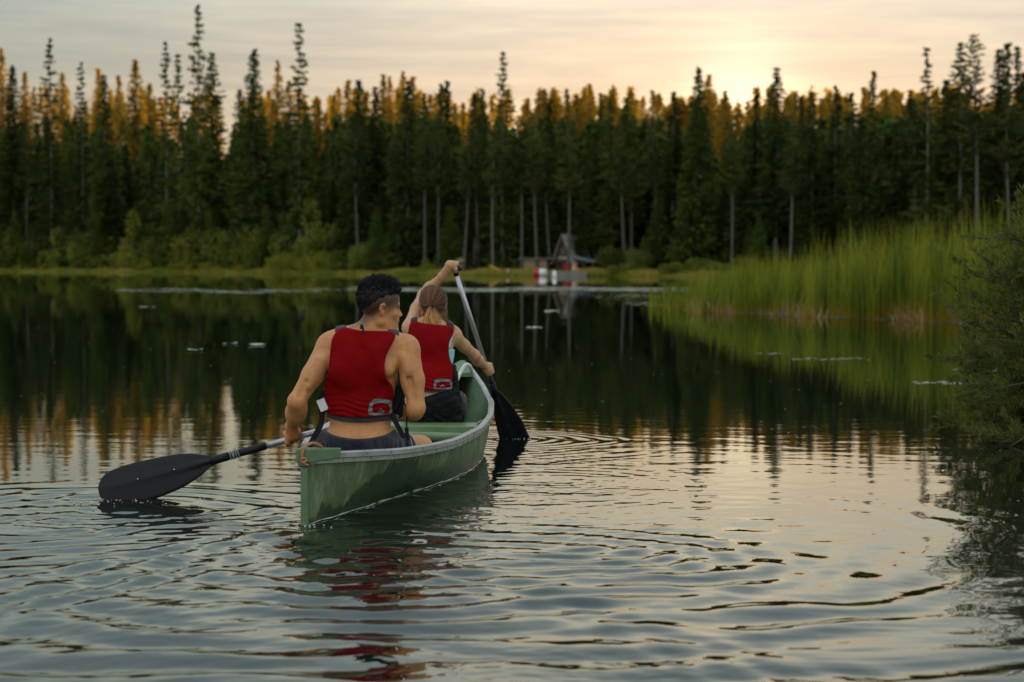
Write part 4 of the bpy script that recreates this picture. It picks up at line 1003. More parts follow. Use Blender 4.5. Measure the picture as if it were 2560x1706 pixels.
# ------------------------------------------------------------------ implicit surfaces for bodies and cloth
class Vol:
    def __init__(s, lo, hi, h):
        s.lo = np.array(lo, np.float32); s.h = h; s.n = np.ceil((np.array(hi) - np.array(lo)) / h).astype(int) + 1
        s.v = np.full(s.n, .06, np.float32)
        s.ax = [s.lo[i] + h * np.arange(s.n[i], dtype=np.float32) for i in range(3)]
    def sub(s, lo, hi):
        a = np.maximum(np.floor((np.array(lo) - s.lo) / s.h).astype(int), 0); b_ = np.minimum(np.ceil((np.array(hi) - s.lo) / s.h).astype(int) + 1, s.n)
        if (b_ <= a).any(): return None
        sl = tuple(slice(a[i], b_[i]) for i in range(3))
        return sl, s.ax[0][a[0]:b_[0]][:, None, None], s.ax[1][a[1]:b_[1]][None, :, None], s.ax[2][a[2]:b_[2]][None, None, :]
    def put(s, sl, d, k, op='u'):
        a = s.v[sl]
        if op == 'u':
            h = np.clip(.5 + .5 * (a - d) / k, 0, 1); s.v[sl] = a * (1 - h) + d * h - k * h * (1 - h)
        else:
            h = np.clip(.5 - .5 * (a + d) / k, 0, 1); s.v[sl] = a * (1 - h) - d * h + k * h * (1 - h)
    def apply(s, prims):
        for p in prims:
            kind, op, k = p[0], p[1], p[2]
            if kind == 'c':
                a, b_, ra, rb = np.array(p[3], np.float32), np.array(p[4], np.float32), p[5], p[6]; r = max(ra, rb) + k + .012
                q = s.sub(np.minimum(a, b_) - r, np.maximum(a, b_) + r)
                if q is None: continue
                sl, X, Y, Z = q; ba = b_ - a; L = float(ba @ ba) + 1e-9
                t = np.clip(((X - a[0]) * ba[0] + (Y - a[1]) * ba[1] + (Z - a[2]) * ba[2]) / L, 0, 1)
                d = np.sqrt((X - a[0] - t * ba[0]) ** 2 + (Y - a[1] - t * ba[1]) ** 2 + (Z - a[2] - t * ba[2]) ** 2) - (ra + (rb - ra) * t)
            else:
                c, r, Rm = np.array(p[3], np.float32), np.array(p[4], np.float32), p[5]
                m_ = float(r.max()) + k + .012; q = s.sub(c - m_, c + m_)
                if q is None: continue
                sl, X, Y, Z = q; X = X - c[0]; Y = Y - c[1]; Z = Z - c[2]
                if Rm is not None:
                    M = np.array(Rm, np.float32).T; X, Y, Z = (M[0, 0] * X + M[0, 1] * Y + M[0, 2] * Z, M[1, 0] * X + M[1, 1] * Y + M[1, 2] * Z, M[2, 0] * X + M[2, 1] * Y + M[2, 2] * Z)
                k0 = np.sqrt((X / r[0]) ** 2 + (Y / r[1]) ** 2 + (Z / r[2]) ** 2); k1 = np.sqrt((X / r[0] ** 2) ** 2 + (Y / r[1] ** 2) ** 2 + (Z / r[2] ** 2) ** 2)
                d = k0 * (k0 - 1) / (k1 + 1e-6)
            s.put(sl, d.astype(np.float32), k, op)
        return s
    def surface(s):
        """surface nets"""
        v = s.v; neg = v < 0; n = s.n
        c = np.zeros(tuple(n - 1), np.int8)
        for i in (0, 1):
            for j in (0, 1):
                for k in (0, 1): c += neg[i:n[0] - 1 + i, j:n[1] - 1 + j, k:n[2] - 1 + k]
        I = np.argwhere((c > 0) & (c < 8)); idx = -np.ones(tuple(n - 1), np.int32); idx[I[:, 0], I[:, 1], I[:, 2]] = np.arange(len(I))
        acc = np.zeros((len(I), 3)); cnt = np.zeros(len(I))
        cor = [(i, j, k) for i in (0, 1) for j in (0, 1) for k in (0, 1)]
        for a in cor:
            for ax in range(3):
                if a[ax]: continue
                b_ = list(a); b_[ax] = 1
                va = v[I[:, 0] + a[0], I[:, 1] + a[1], I[:, 2] + a[2]]; vb = v[I[:, 0] + b_[0], I[:, 1] + b_[1], I[:, 2] + b_[2]]
                msk = (va < 0) != (vb < 0); t = np.where(msk, va / (va - vb + 1e-12), 0)
                pt = np.array(a, float)[None] + 0 * acc; pt[:, ax] += t
                acc += pt * msk[:, None]; cnt += msk
        P = s.lo + (I + acc / cnt[:, None]) * s.h
        Fs = []
        for ax in range(3):
            sh = [slice(0, n[i] - 1) if i == ax else slice(1, n[i] - 1) for i in range(3)]; sh2 = list(sh); sh2[ax] = slice(1, n[ax])
            A = neg[tuple(sh)]; B = neg[tuple(sh2)]; E = np.argwhere(A != B); 
            if len(E) == 0: continue
            off = np.array([0 if i == ax else 1 for i in range(3)]); G = E + off; u, w = [(1, 2), (2, 0), (0, 1)][ax]
            def ci(du, dw):
                g = G.copy(); g[:, u] -= du; g[:, w] -= dw; return idx[g[:, 0], g[:, 1], g[:, 2]]
            q = np.stack([ci(1, 1), ci(0, 1), ci(0, 0), ci(1, 0)], 1); fl = A[E[:, 0], E[:, 1], E[:, 2]]
            q[~fl] = q[~fl][:, ::-1]; Fs.append(q)
        F = np.concatenate(Fs); F = F[(F >= 0).all(1)]
        return P, F
def fold3(q, zb):
    """soft cloth folds, strongest near the hem"""
    X, Y, Z = q.ax[0][:, None, None], q.ax[1][None, :, None], q.ax[2][None, None, :]
    m_ = np.exp(-((Z - zb) / .045) ** 2)
    return (.0035 * m_ * np.sin(Z * 260 + 3 * np.sin(X * 26) + X * 18) + .0016 * np.sin(Z * 48 + 3 * np.sin(X * 17)) * np.sin(X * 31 + 1) + .0012 * np.sin(X * 60 + Z * 35) + 0 * Y).astype(np.float32)
def clip_fn(vol, fn, k=.006):
    """intersect with the region fn(X,Y,Z) < 0, rounded"""
    d = np.broadcast_to(fn(vol.ax[0][:, None, None], vol.ax[1][None, :, None], vol.ax[2][None, None, :]), vol.v.shape).astype(np.float32)
    a = vol.v; h = np.clip(.5 - .5 * (a - d) / k, 0, 1); vol.v = a * (1 - h) + d * h + k * h * (1 - h)
    vol.v[0], vol.v[-1] = .1, .1; vol.v[:, 0] = .1; vol.v[:, -1] = .1; vol.v[:, :, 0] = .1; vol.v[:, :, -1] = .1
def poly_sdf(P, X, Z):
    P = np.array(P, np.float32); d = np.full(np.broadcast(X, Z).shape, 1e9, np.float32); s = np.ones_like(d)
    n = len(P); j = n - 1
    for i in range(n):
        e = P[j] - P[i]; wx = X - P[i][0]; wz = Z - P[i][1]
        t = np.clip((wx * e[0] + wz * e[1]) / (e @ e), 0, 1); d = np.minimum(d, (wx - e[0] * t) ** 2 + (wz - e[1] * t) ** 2)
        c1 = Z >= P[i][1]; c2 = Z < P[j][1]; c3 = e[0] * wz > e[1] * wx
        flip = (c1 & c2 & c3) | (~c1 & ~c2 & ~c3); s = np.where(flip, -s, s); j = i
    return s * np.sqrt(d)
def round_poly(P, n=4):
    """smooth closed outline"""
    Q = [Vector((a, b_)) for a, b_ in P]; out = []; m = len(Q)
    for i in range(m):
        p0, p1, p2, p3 = Q[i - 1], Q[i], Q[(i + 1) % m], Q[(i + 2) % m]
        for k in range(n):
            t = k / n; out.append(tuple(.5 * ((2 * p1) + (p2 - p0) * t + (2 * p0 - 5 * p1 + 4 * p2 - p3) * t * t + (3 * p1 - p0 - 3 * p2 + p3) * t ** 3)))
    return out
def C(a, b_, ra, rb, k=.02, op='u'): return ('c', op, k, a, b_, ra, rb)
def E(c, r, k=.02, op='u', rot=None): return ('e', op, k, c, r, rot)

def grip_hand(c, axis, n, rs, wrist, scale=1.0, flip=1, spread=.0195, tight=1.0):
    """hand closed round a bar. axis: thumb side -> little finger side; n: from bar centre to the palm; w: way the fingers travel"""
    c, a, n = Vector(c), Vector(axis).normalized(), Vector(n).normalized(); n = (n - a * n.dot(a)).normalized(); w = a.cross(n) * flip
    S = scale; out = []
    def pt(phi, rad, off): return c + (n * math.cos(R(phi)) + w * math.sin(R(phi))) * rad + a * off
    lens = [.93, 1.0, .96, .84]
    for i, (off, l_) in enumerate(zip((-1.5, -.5, .5, 1.5), lens)):
        o_ = off * spread * S; rf = (.0092 - .0005 * i) * S; r_ = rs + rf * .92
        ph = [28, 88, 28 + 60 + 62 * l_, 28 + 60 + 62 * l_ + 42 * l_]
        if tight < 1: ph = [28] + [28 + (q - 28) * tight for q in ph[1:]]
        P_ = [pt(ph[0], r_ + .007 * S, o_ * 1.05), pt(ph[1], r_ + .004 * S, o_), pt(ph[2], r_, o_ * .94), pt(ph[3], r_, o_ * .90)]
        out += [C(P_[0], P_[1], rf * 1.12, rf * 1.02, .004), C(P_[1], P_[2], rf * 1.04, rf * .95, .002), C(P_[2], P_[3], rf * .95, rf * .80, .002)]
        out.append(C(pt(28, r_ + .006 * S, o_ * 1.05), pt(-38, rs + .017 * S, o_ * .78), rf * 1.15, .0135 * S, .010))       # metacarpal
        out.append(E(pt(26, r_ + .012 * S, o_ * 1.05), (rf * .95,) * 3, .006))                                             # knuckle
    wr = Vector(wrist)
    out.append(C(pt(-30, rs + .018 * S, 0), wr, .021 * S, .0225 * S, .022))
    out.append(C(pt(-45, rs + .016 * S, -.014 * S), wr, .017 * S, .021 * S, .02)); out.append(C(pt(-45, rs + .016 * S, .014 * S), wr, .015 * S, .02 * S, .02))
    # thumb leaves the side of the palm and closes the other way round the bar
    t0, t1, t2, t3 = pt(-48, rs + .016 * S, -.020 * S), pt(-88, rs + .016 * S, -.036 * S), pt(-130, rs + .011 * S, -.034 * S), pt(-170, rs + .010 * S, -.022 * S)
    out += [C(t0, t1, .0155 * S, .0118 * S, .010), C(t1, t2, .0116 * S, .0102 * S, .003), C(t2, t3, .0102 * S, .0082 * S, .002)]
    return out
def head_prims(c, Rm, s=1.0, fem=False):
    c = Vector(c); Rm = Matrix(Rm)
    def q(x, y, z): return tuple(c + Rm @ Vector((x, y, z)) * s)
    def rr(a, b_, d): return (a * s, b_ * s, d * s)
    def ro(rx=0, ry=0, rz=0): return (Rm @ Matrix.Rotation(R(rz), 3, 'Z') @ Matrix.Rotation(R(ry), 3, 'Y') @ Matrix.Rotation(R(rx), 3, 'X'))
    o = [E(q(0, -.012, .048), rr(.074, .092, .080), .02, rot=Rm), E(q(0, .028, .050), rr(.066, .064, .066), .03, rot=Rm),
         E(q(0, .030, -.020), rr(.062, .062, .066), .03, rot=Rm), E(q(0, .055, -.052), rr(.044, .040, .038), .03, rot=Rm)]
    jw = .050 if fem else .056
    for sx in (-1, 1):
        o += [C(q(sx * jw, -.002, -.052), q(sx * .020, .078, -.084), .016 * s, .015 * s, .025), C(q(sx * jw, -.004, -.05), q(sx * .062, .0, .0), .016 * s, .014 * s, .02),
              E(q(sx * .045, .062, -.010), rr(.020, .018, .014), .02, rot=Rm), C(q(sx * .012, .090, .030), q(sx * .044, .076, .030), .0085 * s, .008 * s, .014)]
        o += [E(q(sx * .031, .094, .013), rr(.018, .015, .012), .012, 's', Rm), E(q(sx * .031, .075, .013), rr(.0135,) * 1 + (.0135 * s, .0125 * s), .004, rot=Rm) if False else E(q(sx * .031, .0765, .013), (.0130 * s,) * 3, .004, rot=Rm),
              C(q(sx * .020, .0885, .018), q(sx * .043, .0815, .018), .0035 * s, .003 * s, .004), C(q(sx * .021, .0865, .006), q(sx * .041, .0805, .007), .003 * s, .003 * s, .004)]
        # ear: rim, lobe, hollow
        er = [q(sx * .073, .008, .022), q(sx * .080, -.002, .031), q(sx * .084, -.016, .026), q(sx * .083, -.019, .008), q(sx * .077, -.010, -.012), q(sx * .071, .000, -.024)]
        rad = [.0045, .0050, .0055, .0055, .0060, .0065]
        for i in range(5): o.append(C(er[i], er[i + 1], rad[i] * s, rad[i + 1] * s, .004))
        o.append(E(q(sx * .073, -.005, .004), rr(.006, .014, .024), .006, rot=ro(rz=sx * 18))); o.append(E(q(sx * .083, -.002, .008), rr(.006, .008, .012), .003, 's', ro(rz=sx * 18)))
        o.append(E(q(sx * .0105, .099, -.019), rr(.0085, .0095, .0075), .006, rot=Rm))
    o += [C(q(0, .088, .022), q(0, .106, -.008), .0065 * s, .0085 * s, .012), E(q(0, .109, -.014), rr(.0105, .0105, .0090), .007, rot=Rm),
          E(q(0, .092, -.040), rr(.022, .012, .010), .012, rot=Rm), C(q(-.016, .0945, -.045), q(.016, .0945, -.045), .0050 * s, .0050 * s, .004), C(q(0, .1, -.0455), q(0, .099, -.0455), .0056 * s, .0056 * s, .003),
          C(q(-.013, .092, -.0555), q(.013, .092, -.0555), .0065 * s, .0065 * s, .004), C(q(-.022, .097, -.0500), q(.022, .097, -.0500), .0018 * s, .0018 * s, .002, 's'),
          E(q(0, .080, -.083), rr(.020, .018, .015), .016, rot=Rm)]
    return o
def skin_mat(name, base, red):
    m, b, out = new_mat(name)
    tc = b.add('ShaderNodeTexCoord').outputs['Object']
    n = b.noise(tc, 14, 4, .6); n2 = b.noise(tc, 120, 3, .6)
    col = b.ramp(n, [(.3, tuple(q * .93 for q in base)), (.7, base)])
    col = b.mix(b.m('MULTIPLY', b.add('ShaderNodeAttribute', attribute_name='red').outputs['Fac'], .75), col, red)
    col = b.mix(b.m('MULTIPLY', n2, .10), col, tuple(q * .6 for q in base))
    dk = b.add('ShaderNodeAttribute', attribute_name='dark').outputs['Fac']
    st = b.ramp(b.noise(tc, 420, 2, .6), [(.35, (.90,) * 3), (.65, (1,) * 3)])
    blot = b.ramp(b.noise(tc, 38, 5, .65), [(.32, (.84, .80, .78)), (.68, (1.06, 1.04, 1.03))])
    col = b.mix(1.0, col, blot, 'MULTIPLY')
    col = b.mix(b.m('MULTIPLY', dk, st), col, (.018, .013, .010))
    p = b.add('ShaderNodeBsdfPrincipled', {'Base Color': col, 'Roughness': .48, 'Specular IOR Level': .45, 'Subsurface Weight': .12, 'Subsurface Scale': .01})
    p.inputs['Subsurface Radius'].default_value = (1.0, .35, .15)
    bp = b.add('ShaderNodeBump', {'Height': n2, 'Distance': .002, 'Strength': .8}); b.l.new(bp.outputs[0], p.inputs['Normal'])
    b.l.new(p.outputs[0], out.inputs[0]); return m
def cloth_mat(name, c1, c2, rough=.75, weave=700, wr=.006, wscale=10, stretch=(1, 1, 2.2), sheen=.2):
    m, b, out = new_mat(name)
    tc = b.add('ShaderNodeTexCoord').outputs['Object']
    n = b.noise(tc, 6, 3)
    col = b.ramp(n, [(.3, c1), (.7, c2)])
    w = b.noise(b.add('ShaderNodeMapping', {'Vector': tc, 'Scale': stretch}).outputs[0], wscale, 3, .5, .6); wv = b.noise(tc, weave, 1)
    h = b.m('ADD', b.m('MULTIPLY', w, wr), b.m('MULTIPLY', wv, .0004))
    bp = b.add('ShaderNodeBump', {'Height': h, 'Distance': 1.0, 'Strength': 1.0})
    p = b.add('ShaderNodeBsdfPrincipled', {'Base Color': col, 'Roughness': rough, 'Specular IOR Level': .08, 'Sheen Weight': sheen, 'Normal': bp.outputs[0]})
    b.l.new(p.outputs[0], out.inputs[0]); return m
M_VEST = cloth_mat('red_nylon', (.19, .0006, .0015), (.26, .001, .003), .75, 900, .006, 7, (1, 1, 2.0), .0)
M_BAND = cloth_mat('charcoal_neoprene', (.035, .037, .040), (.05, .052, .056), .8, 900, .003, 9)
M_BLACK = cloth_mat('black_webbing', (.010, .010, .012), (.018, .018, .020), .7, 500, .002)
M_SHORT = cloth_mat('charcoal_shorts', (.022, .024, .029), (.034, .036, .042), .8, 700, .016, 16, (2.2, 1, .8))
M_SHORTB = cloth_mat('black_shorts', (.004, .004, .005), (.008, .008, .009), .85, 700, .010, 12, (1.5, 1, .8))
M_GREYL = pbr('reflective_grey', (.10, .115, .105), (.15, .165, .15), 30, .45)
M_REDL = pbr('logo_red', (.46, .008, .012), (.40, .006, .01), 30, .6)
M_HAIRB = pbr('black_hair', (.006, .005, .005), (.012, .010, .009), 60, .55, spec=.25)
M_TURQ = cloth_mat('turquoise_swimwear', (.24, .60, .62), (.32, .70, .72), .6, 700, .003)
def head_local(P, c, Rm, s):
    return (np.asarray(P) - np.array(c)) @ np.array(Rm) / s
def sstep(a, b_, v):
    t = np.clip((v - a) / (b_ - a), 0, 1); return t * t * (3 - 2 * t)
def bvh_of(P, F): return BVHTree.FromPolygons([tuple(p) for p in P], [tuple(int(i) for i in f) for f in F])
def decal(name, poly, bvh, mat, parent, yfrom, off=.0022, step=.004, hole=None):
    """flat print projected from behind onto the cloth; real thin geometry on the surface"""
    poly = np.array(poly); lo = poly.min(0); hi = poly.max(0)
    xs = np.arange(lo[0], hi[0] + step, step); zs = np.arange(lo[1], hi[1] + step, step); X, Z = np.meshgrid(xs, zs, indexing='ij')
    d = poly_sdf(poly, X, Z)
    if hole is not None: d = np.maximum(d, -poly_sdf(hole, X, Z))
    V = {}; vs = []; fs = []
    def vid(i, j):
        if (i, j) not in V:
            hit = bvh.ray_cast(Vector((xs[i], yfrom, zs[j])), Vector((0, 1, 0)))
            if hit[0] is None: V[(i, j)] = None
            else: V[(i, j)] = len(vs); vs.append(hit[0] + hit[1] * off)
        return V[(i, j)]
    for i in range(len(xs) - 1):
        for j in range(len(zs) - 1):
            if d[i:i + 2, j:j + 2].mean() < 0:
                q = [vid(i, j), vid(i + 1, j), vid(i + 1, j + 1), vid(i, j + 1)]
                if None not in q and max((vs[q[0]] - vs[q[2]]).length, 0) < step * 6: fs.append(q)
    if fs: 
        mb = MB(); mb.add(vs, fs); return obj(name, mb.mesh(name, [mat], True), parent)
def torso_hits(bvh, pts, out=.006):
    """drop (x, z) points onto the back surface"""
    res = []
    for x, z in pts:
        h = bvh.ray_cast(Vector((x, 5.0, z)), Vector((0, 1, 0)))
        res.append(h[0] + h[1] * out if h[0] is not None else None)
    return [r for r in res if r is not None]

# ------------------------------------------------------------------ the man
M_SKIN_M = skin_mat('tan_skin', (.64, .285, .098), (.50, .13, .045))
M_SKIN_F = skin_mat('fair_skin', (.64, .35, .18), (.56, .21, .11))
M_SHAFT = pbr('aluminium_shaft', (.42, .43, .46), (.52, .53, .55), 20, .30, metal=.8, detail=5)
M_PBLACK = pbr('black_plastic', (.005, .005, .006), (.010, .010, .012), 30, .5, spec=.3)
PAD1 = dict(hand=Vector((-1.030, 9.030, .266)), grip=Vector((-.535, 9.125, .398)))
PAD1['dir'] = (PAD1['hand'] - PAD1['grip']).normalized()
def man():
    root = empty('person', (-.70, 8.86, .136)); tag(root, 'man paddling at the stern, bare back under a red life vest, head turned right', 'person')
    T = [E((-.695, 8.895, .590), (.150, .105, .200), .04), C((-.795, 8.865, .64), (-.790, 8.885, .46), .062, .050, .05), C((-.598, 8.865, .64), (-.605, 8.885, .46), .066, .050, .05),
         C((-.800, 8.870, .712), (-.560, 8.870, .700), .066, .066, .05), E((-.742, 8.835, .650), (.060, .050, .085), .04), E((-.630, 8.835, .645), (.060, .050, .085), .04),
         E((-.703, 8.890, .375), (.142, .098, .135), .05), E((-.710, 8.885, .255), (.170, .118, .10), .05),
         E((-.760, 8.97, .66), (.075, .05, .07), .04), E((-.630, 8.97, .655), (.075, .05, .07), .04), E((-.70, 8.96, .42), (.11, .06, .13), .05)]
    # spine groove and shoulder-blade shading
    T += [C((-.686, 8.772, .70), (-.703, 8.776, .36), .010, .014, .035, 's')]
    hips = [E((-.800, 8.855, .225), (.098, .100, .090), .04), E((-.618, 8.855, .225), (.098, .100, .090), .04),
            C((-.800, 8.92, .205), (-.900, 9.22, .205), .082, .062, .04), C((-.620, 8.93, .212), (-.442, 9.175, .202), .086, .066, .04)]
    T += [C((-.842, 8.80, .70), (-.86, 8.81, .62), .010, .008, .02, 's'), C((-.505, 8.80, .685), (-.52, 8.81, .60), .012, .008, .02, 's'), E((-.755, 8.80, .60), (.05, .03, .06), .03), C((-.835, 8.83, .66), (-.80, 8.80, .60), .028, .03, .03), C((-.535, 8.83, .655), (-.57, 8.80, .60), .028, .03, .03)]
    legs = [C((-.900, 9.22, .205), (-.845, 9.55, .085), .056, .036, .02), C((-.442, 9.175, .202), (-.50, 9.56, .085), .054, .036, .02),
            C((-.845, 9.55, .085), (-.84, 9.72, .075), .034, .026, .02), C((-.50, 9.56, .085), (-.51, 9.73, .075), .034, .026, .02)]
    neck = [C((-.652, 8.885, .755), (-.625, 8.88, .86), .058, .054, .03), C((-.655, 8.872, .785), (-.800, 8.865, .725), .040, .050, .05), C((-.635, 8.872, .785), (-.545, 8.865, .712), .040, .052, .05), E((-.60, 8.915, .80), (.03, .02, .05), .03)]
    aL = [E((-.842, 8.868, .700), (.066, .062, .072), .02), C((-.852, 8.865, .690), (-.918, 8.83, .575), .058, .049, .010), C((-.918, 8.83, .575), (-.985, 8.795, .462), .048, .038, .02), E((-.895, 8.805, .60), (.034, .034, .085), .03, rot=Matrix.Rotation(R(-30), 3, 'Y').inverted()),
          E((-.990, 8.782, .455), (.030, .030, .033), .02), C((-.990, 8.80, .452), (-1.004, 8.875, .400), .040, .044, .02), C((-1.004, 8.875, .400), (-1.030, 8.975, .335), .042, .028, .02), C((-.978, 8.83, .425), (-1.0, 8.90, .375), .034, .034, .03)]
    aR = [E((-.492, 8.868, .690), (.068, .063, .074), .02), C((-.486, 8.865, .68), (-.455, 8.845, .55), .060, .050, .010), C((-.455, 8.845, .55), (-.442, 8.825, .435), .049, .040, .02), E((-.478, 8.822, .58), (.034, .034, .085), .03),
          E((-.440, 8.808, .420), (.031, .030, .034), .02), C((-.444, 8.825, .418), (-.455, 8.90, .405), .042, .043, .02), C((-.455, 8.90, .405), (-.497, 9.045, .402), .041, .027, .02)]
    aR += [C((-.470, 8.795, .56), (-.450, 8.79, .47), .012, .010, .02, 's'), C((-.50, 8.80, .655), (-.474, 8.795, .60), .020, .018, .02)]
    aL += [C((-.880, 8.79, .64), (-.935, 8.775, .53), .024, .020, .02), C((-.945, 8.765, .545), (-.972, 8.76, .485), .010, .008, .02, 's')]
    axis = -PAD1['dir']
    hL = grip_hand(PAD1['hand'], axis * -1 * -1, Vector((.05, -.35, 1)), .0155, (-1.035, 8.985, .322), 1.02, flip=-1)
    hR = grip_hand(PAD1['grip'] + Vector((.012, -.003, .004)), Vector((0, -.25, 1)), Vector((.9, -.35, 0)), .017, (-.495, 9.06, .402), 1.0, flip=1)
    hc = (-.617, 8.872, .874); HR = Matrix.Rotation(R(-68), 3, 'Z') @ Matrix.Rotation(R(-5), 3, 'X') @ Matrix.Rotation(R(2), 3, 'Y')
    v = Vol((-1.13, 8.68, .02), (-.30, 9.80, 1.06), .0042)
    v.apply(T + hips + legs + neck + aL + aR + hL + hR + head_prims(hc, HR, .985))
    P, F = v.surface()
    hl = head_local(P, hc, HR, .985); x, y, z = hl[:, 0], hl[:, 1], hl[:, 2]; inh = (np.abs(x) < .1) & (np.abs(y) < .13) & (z > -.12) & (z < .16)
    line = np.interp(y, [-.12, -.07, -.03, .0, .03, .06, .09], [-.030, -.022, .012, .045, .052, .066, .080])
    fade = sstep(-.075, -.005, z - line) * inh * (np.hypot(x * .9, y) > .02) * ((np.abs(x) < .0775) | (z > .05)) * (y < .083)
    brow = inh * np.exp(-((z - .031) / .0045) ** 2) * sstep(.010, .016, np.abs(x)) * (1 - sstep(.046, .052, np.abs(x))) * (y > .06)
    lash = inh * np.exp(-((z - .0135) / .0035) ** 2) * sstep(.016, .02, np.abs(x)) * (1 - sstep(.042, .046, np.abs(x))) * (y > .06)
    beard = .22 * inh * sstep(.045, .07, y) * (1 - sstep(-.036, -.03, z)) * (np.abs(x) < .06)
    dark = np.clip(fade ** .55 * .97 + brow * 1.0 + lash * 1.0 + beard, 0, 1)
    red = inh * (.9 * np.exp(-((z + .050) / .009) ** 2) * (y > .085) * (np.abs(x) < .025) + .6 * (np.abs(x) > .073) * (np.abs(z - .004) < .035)) + .4 * (P[:, 0] < -.97) * (P[:, 2] < .33)
    obj('body', mesh_np('man_body', P, F, [M_SKIN_M], attrs={'dark': dark, 'red': np.clip(red, 0, 1)}), root)
    # hair: cap plus spiky tufts
    hv = Vol(Vector(hc) - Vector((.16, .16, .10)), Vector(hc) + Vector((.16, .16, .20)), .004)
    hv.apply([E(Vector(hc) + HR @ Vector((0, -.013, .055)), (.0745, .094, .088), .02, rot=HR), E(Vector(hc) + HR @ Vector((0, .030, .068)), (.060, .064, .066), .03, rot=HR)])
    g = np.random.default_rng(3)
    def hairline(X, Y, Z):
        D = np.stack(np.broadcast_arrays(X - hc[0], Y - hc[1], Z - hc[2]), -1) @ np.array(HR) / .985
        ln = np.interp(D[..., 1], [-.12, -.08, -.045, -.01, .03, .06, .09, .11], [-.020, -.005, .035, .062, .074, .080, .090, .115]) + .006 * np.sin(D[..., 0] * 190) * np.sin(D[..., 1] * 170) + .004 * np.sin(D[..., 1] * 330)
        return ln - D[..., 2]
    clip_fn(hv, hairline, .012)
    Ph, Fh = hv.surface(); hair = obj('hair', mesh_np('man_hair', Ph, Fh, [M_HAIRB]), root)
    mb = MB(); up = HR @ Vector((0, 0, 1)); fw = HR @ Vector((0, 1, 0)); hcv = Vector(hc)
    sel = g.choice(len(Ph), 2500)
    for i in sel:
        p = Vector(Ph[i]); l_ = (HR.transposed() @ (p - hcv)); nrm = (p - (hcv + up * .04)).normalized(); top = max(0, min(1, (l_.z - .075) / .05))
        if l_.z < .0 and g.random() < .5: continue
        back = max(0, -l_.y / .1)
        d = (nrm * (.55 + .2 * back) + up * (.55 * top + .15) + fw * (.50 * top * (.4 + max(0, l_.y / .1))) + Vector(g.normal(0, .13, 3))).normalized()
        L_ = (.007 + .022 * top * (.55 + .5 * g.random())) * (1 + .2 * g.normal()) + .004 * back * g.random()
        L_ = max(.004, L_); cl = Vector(np.sin(np.array(p) * 140)) * .25; d = (d + cl * .35).normalized()
        mb.tube([p - d * .004, p + d * L_ * .6, p + d * L_ + fw * .25 * L_ * top], [.0021, .0015, .0004], 3, cap=False)
    h2 = obj('hair_tufts', mb.mesh('hair_tufts', [M_HAIRB], True), hair); h2['kind'] = 'stuff'
    # vest: back panel
    lo, hi = (-.98, 8.70, .28), (-.42, 9.12, .86)
    def shell(th, fn, k=.010, h=.0045, extra=()):
        q = Vol(lo, hi, h); q.apply(T + neck[1:3] + list(extra)); q.v -= th; q.v += fold3(q, .42); clip_fn(q, fn, k); return q.surface()
    outline = round_poly([(-.782, .795), (-.70, .782), (-.62, .780), (-.548, .775), (-.536, .752), (-.556, .710), (-.578, .66), (-.583, .61), (-.574, .56), (-.552, .525), (-.549, .48), (-.554, .43), (-.556, .392),
                          (-.62, .386), (-.70, .382), (-.79, .388), (-.858, .402), (-.862, .45), (-.868, .51), (-.866, .545), (-.846, .58), (-.838, .63), (-.832, .69), (-.822, .75)], 4)
    tilt = lambda Z: .012 * np.sin(Z * 40)
    Pv, Fv = shell(.024, lambda X, Y, Z: np.maximum(poly_sdf(outline, X + 0 * Z, Z + 0 * X), Y - 8.905 + 0 * X))
    vest = obj('life_vest', mesh_np('man_vest', Pv, Fv, [M_VEST]), root)
    bv = bvh_of(Pv, Fv)
    band = [(-.860, .412), (-.80, .398), (-.70, .390), (-.60, .396), (-.553, .402), (-.553, .366), (-.62, .362), (-.70, .358), (-.79, .364), (-.858, .376)]
    Pb, Fb = shell(.014, lambda X, Y, Z: np.maximum(poly_sdf(band, X + 0 * Z, Z + 0 * X), Y - 8.92 + 0 * X), .006)
    obj('waist_band', mesh_np('man_band', Pb, Fb, [M_BAND]), vest)
    fr = round_poly([(-.80, .80), (-.72, .78), (-.74, .72), (-.64, .72), (-.62, .78), (-.535, .785), (-.525, .70), (-.53, .62), (-.535, .52), (-.52, .44), (-.525, .38), (-.60, .37), (-.80, .37), (-.86, .38), (-.865, .45), (-.86, .54), (-.83, .62), (-.82, .72)], 3)
    Pf, Ff = shell(.036, lambda X, Y, Z: np.maximum(poly_sdf(fr, X + 0 * Z, Z + 0 * X), 8.935 - Y + 0 * X), .012)
    obj('front_panel', mesh_np('man_front', Pf, Ff, [M_BAND]), vest)
    ext = shell(.006, lambda X, Y, Z: np.maximum(np.maximum(poly_sdf([(-.90, .845), (-.50, .845), (-.50, .70), (-.90, .70)], X + 0 * Z, Z + 0 * X), np.minimum(np.maximum(-.815 - X, X + .765), np.maximum(-.575 - X, X + .520)) + 0 * Z), np.abs(Y - 8.90) - .075 + 0 * X + 0 * Z), .005)
    obj('shoulder_strap', mesh_np('man_straps', ext[0], ext[1], [pbr('slate_fabric', (.035, .045, .055), (.055, .065, .075), 30, .8)]), vest)
    # grab loop at the collar
    hp = torso_hits(bv, [(-.680, .772)], .002); p0 = hp[0]; mb = MB(); mb.tube(spline([p0, p0 + Vector((-.002, -.006, .022)), p0 + Vector((-.008, -.004, .036)), p0 + Vector((-.012, .006, .018))], 5), .005, 6); obj('grab_loop', mb.mesh('grab_loop', [M_BLACK], True), vest)
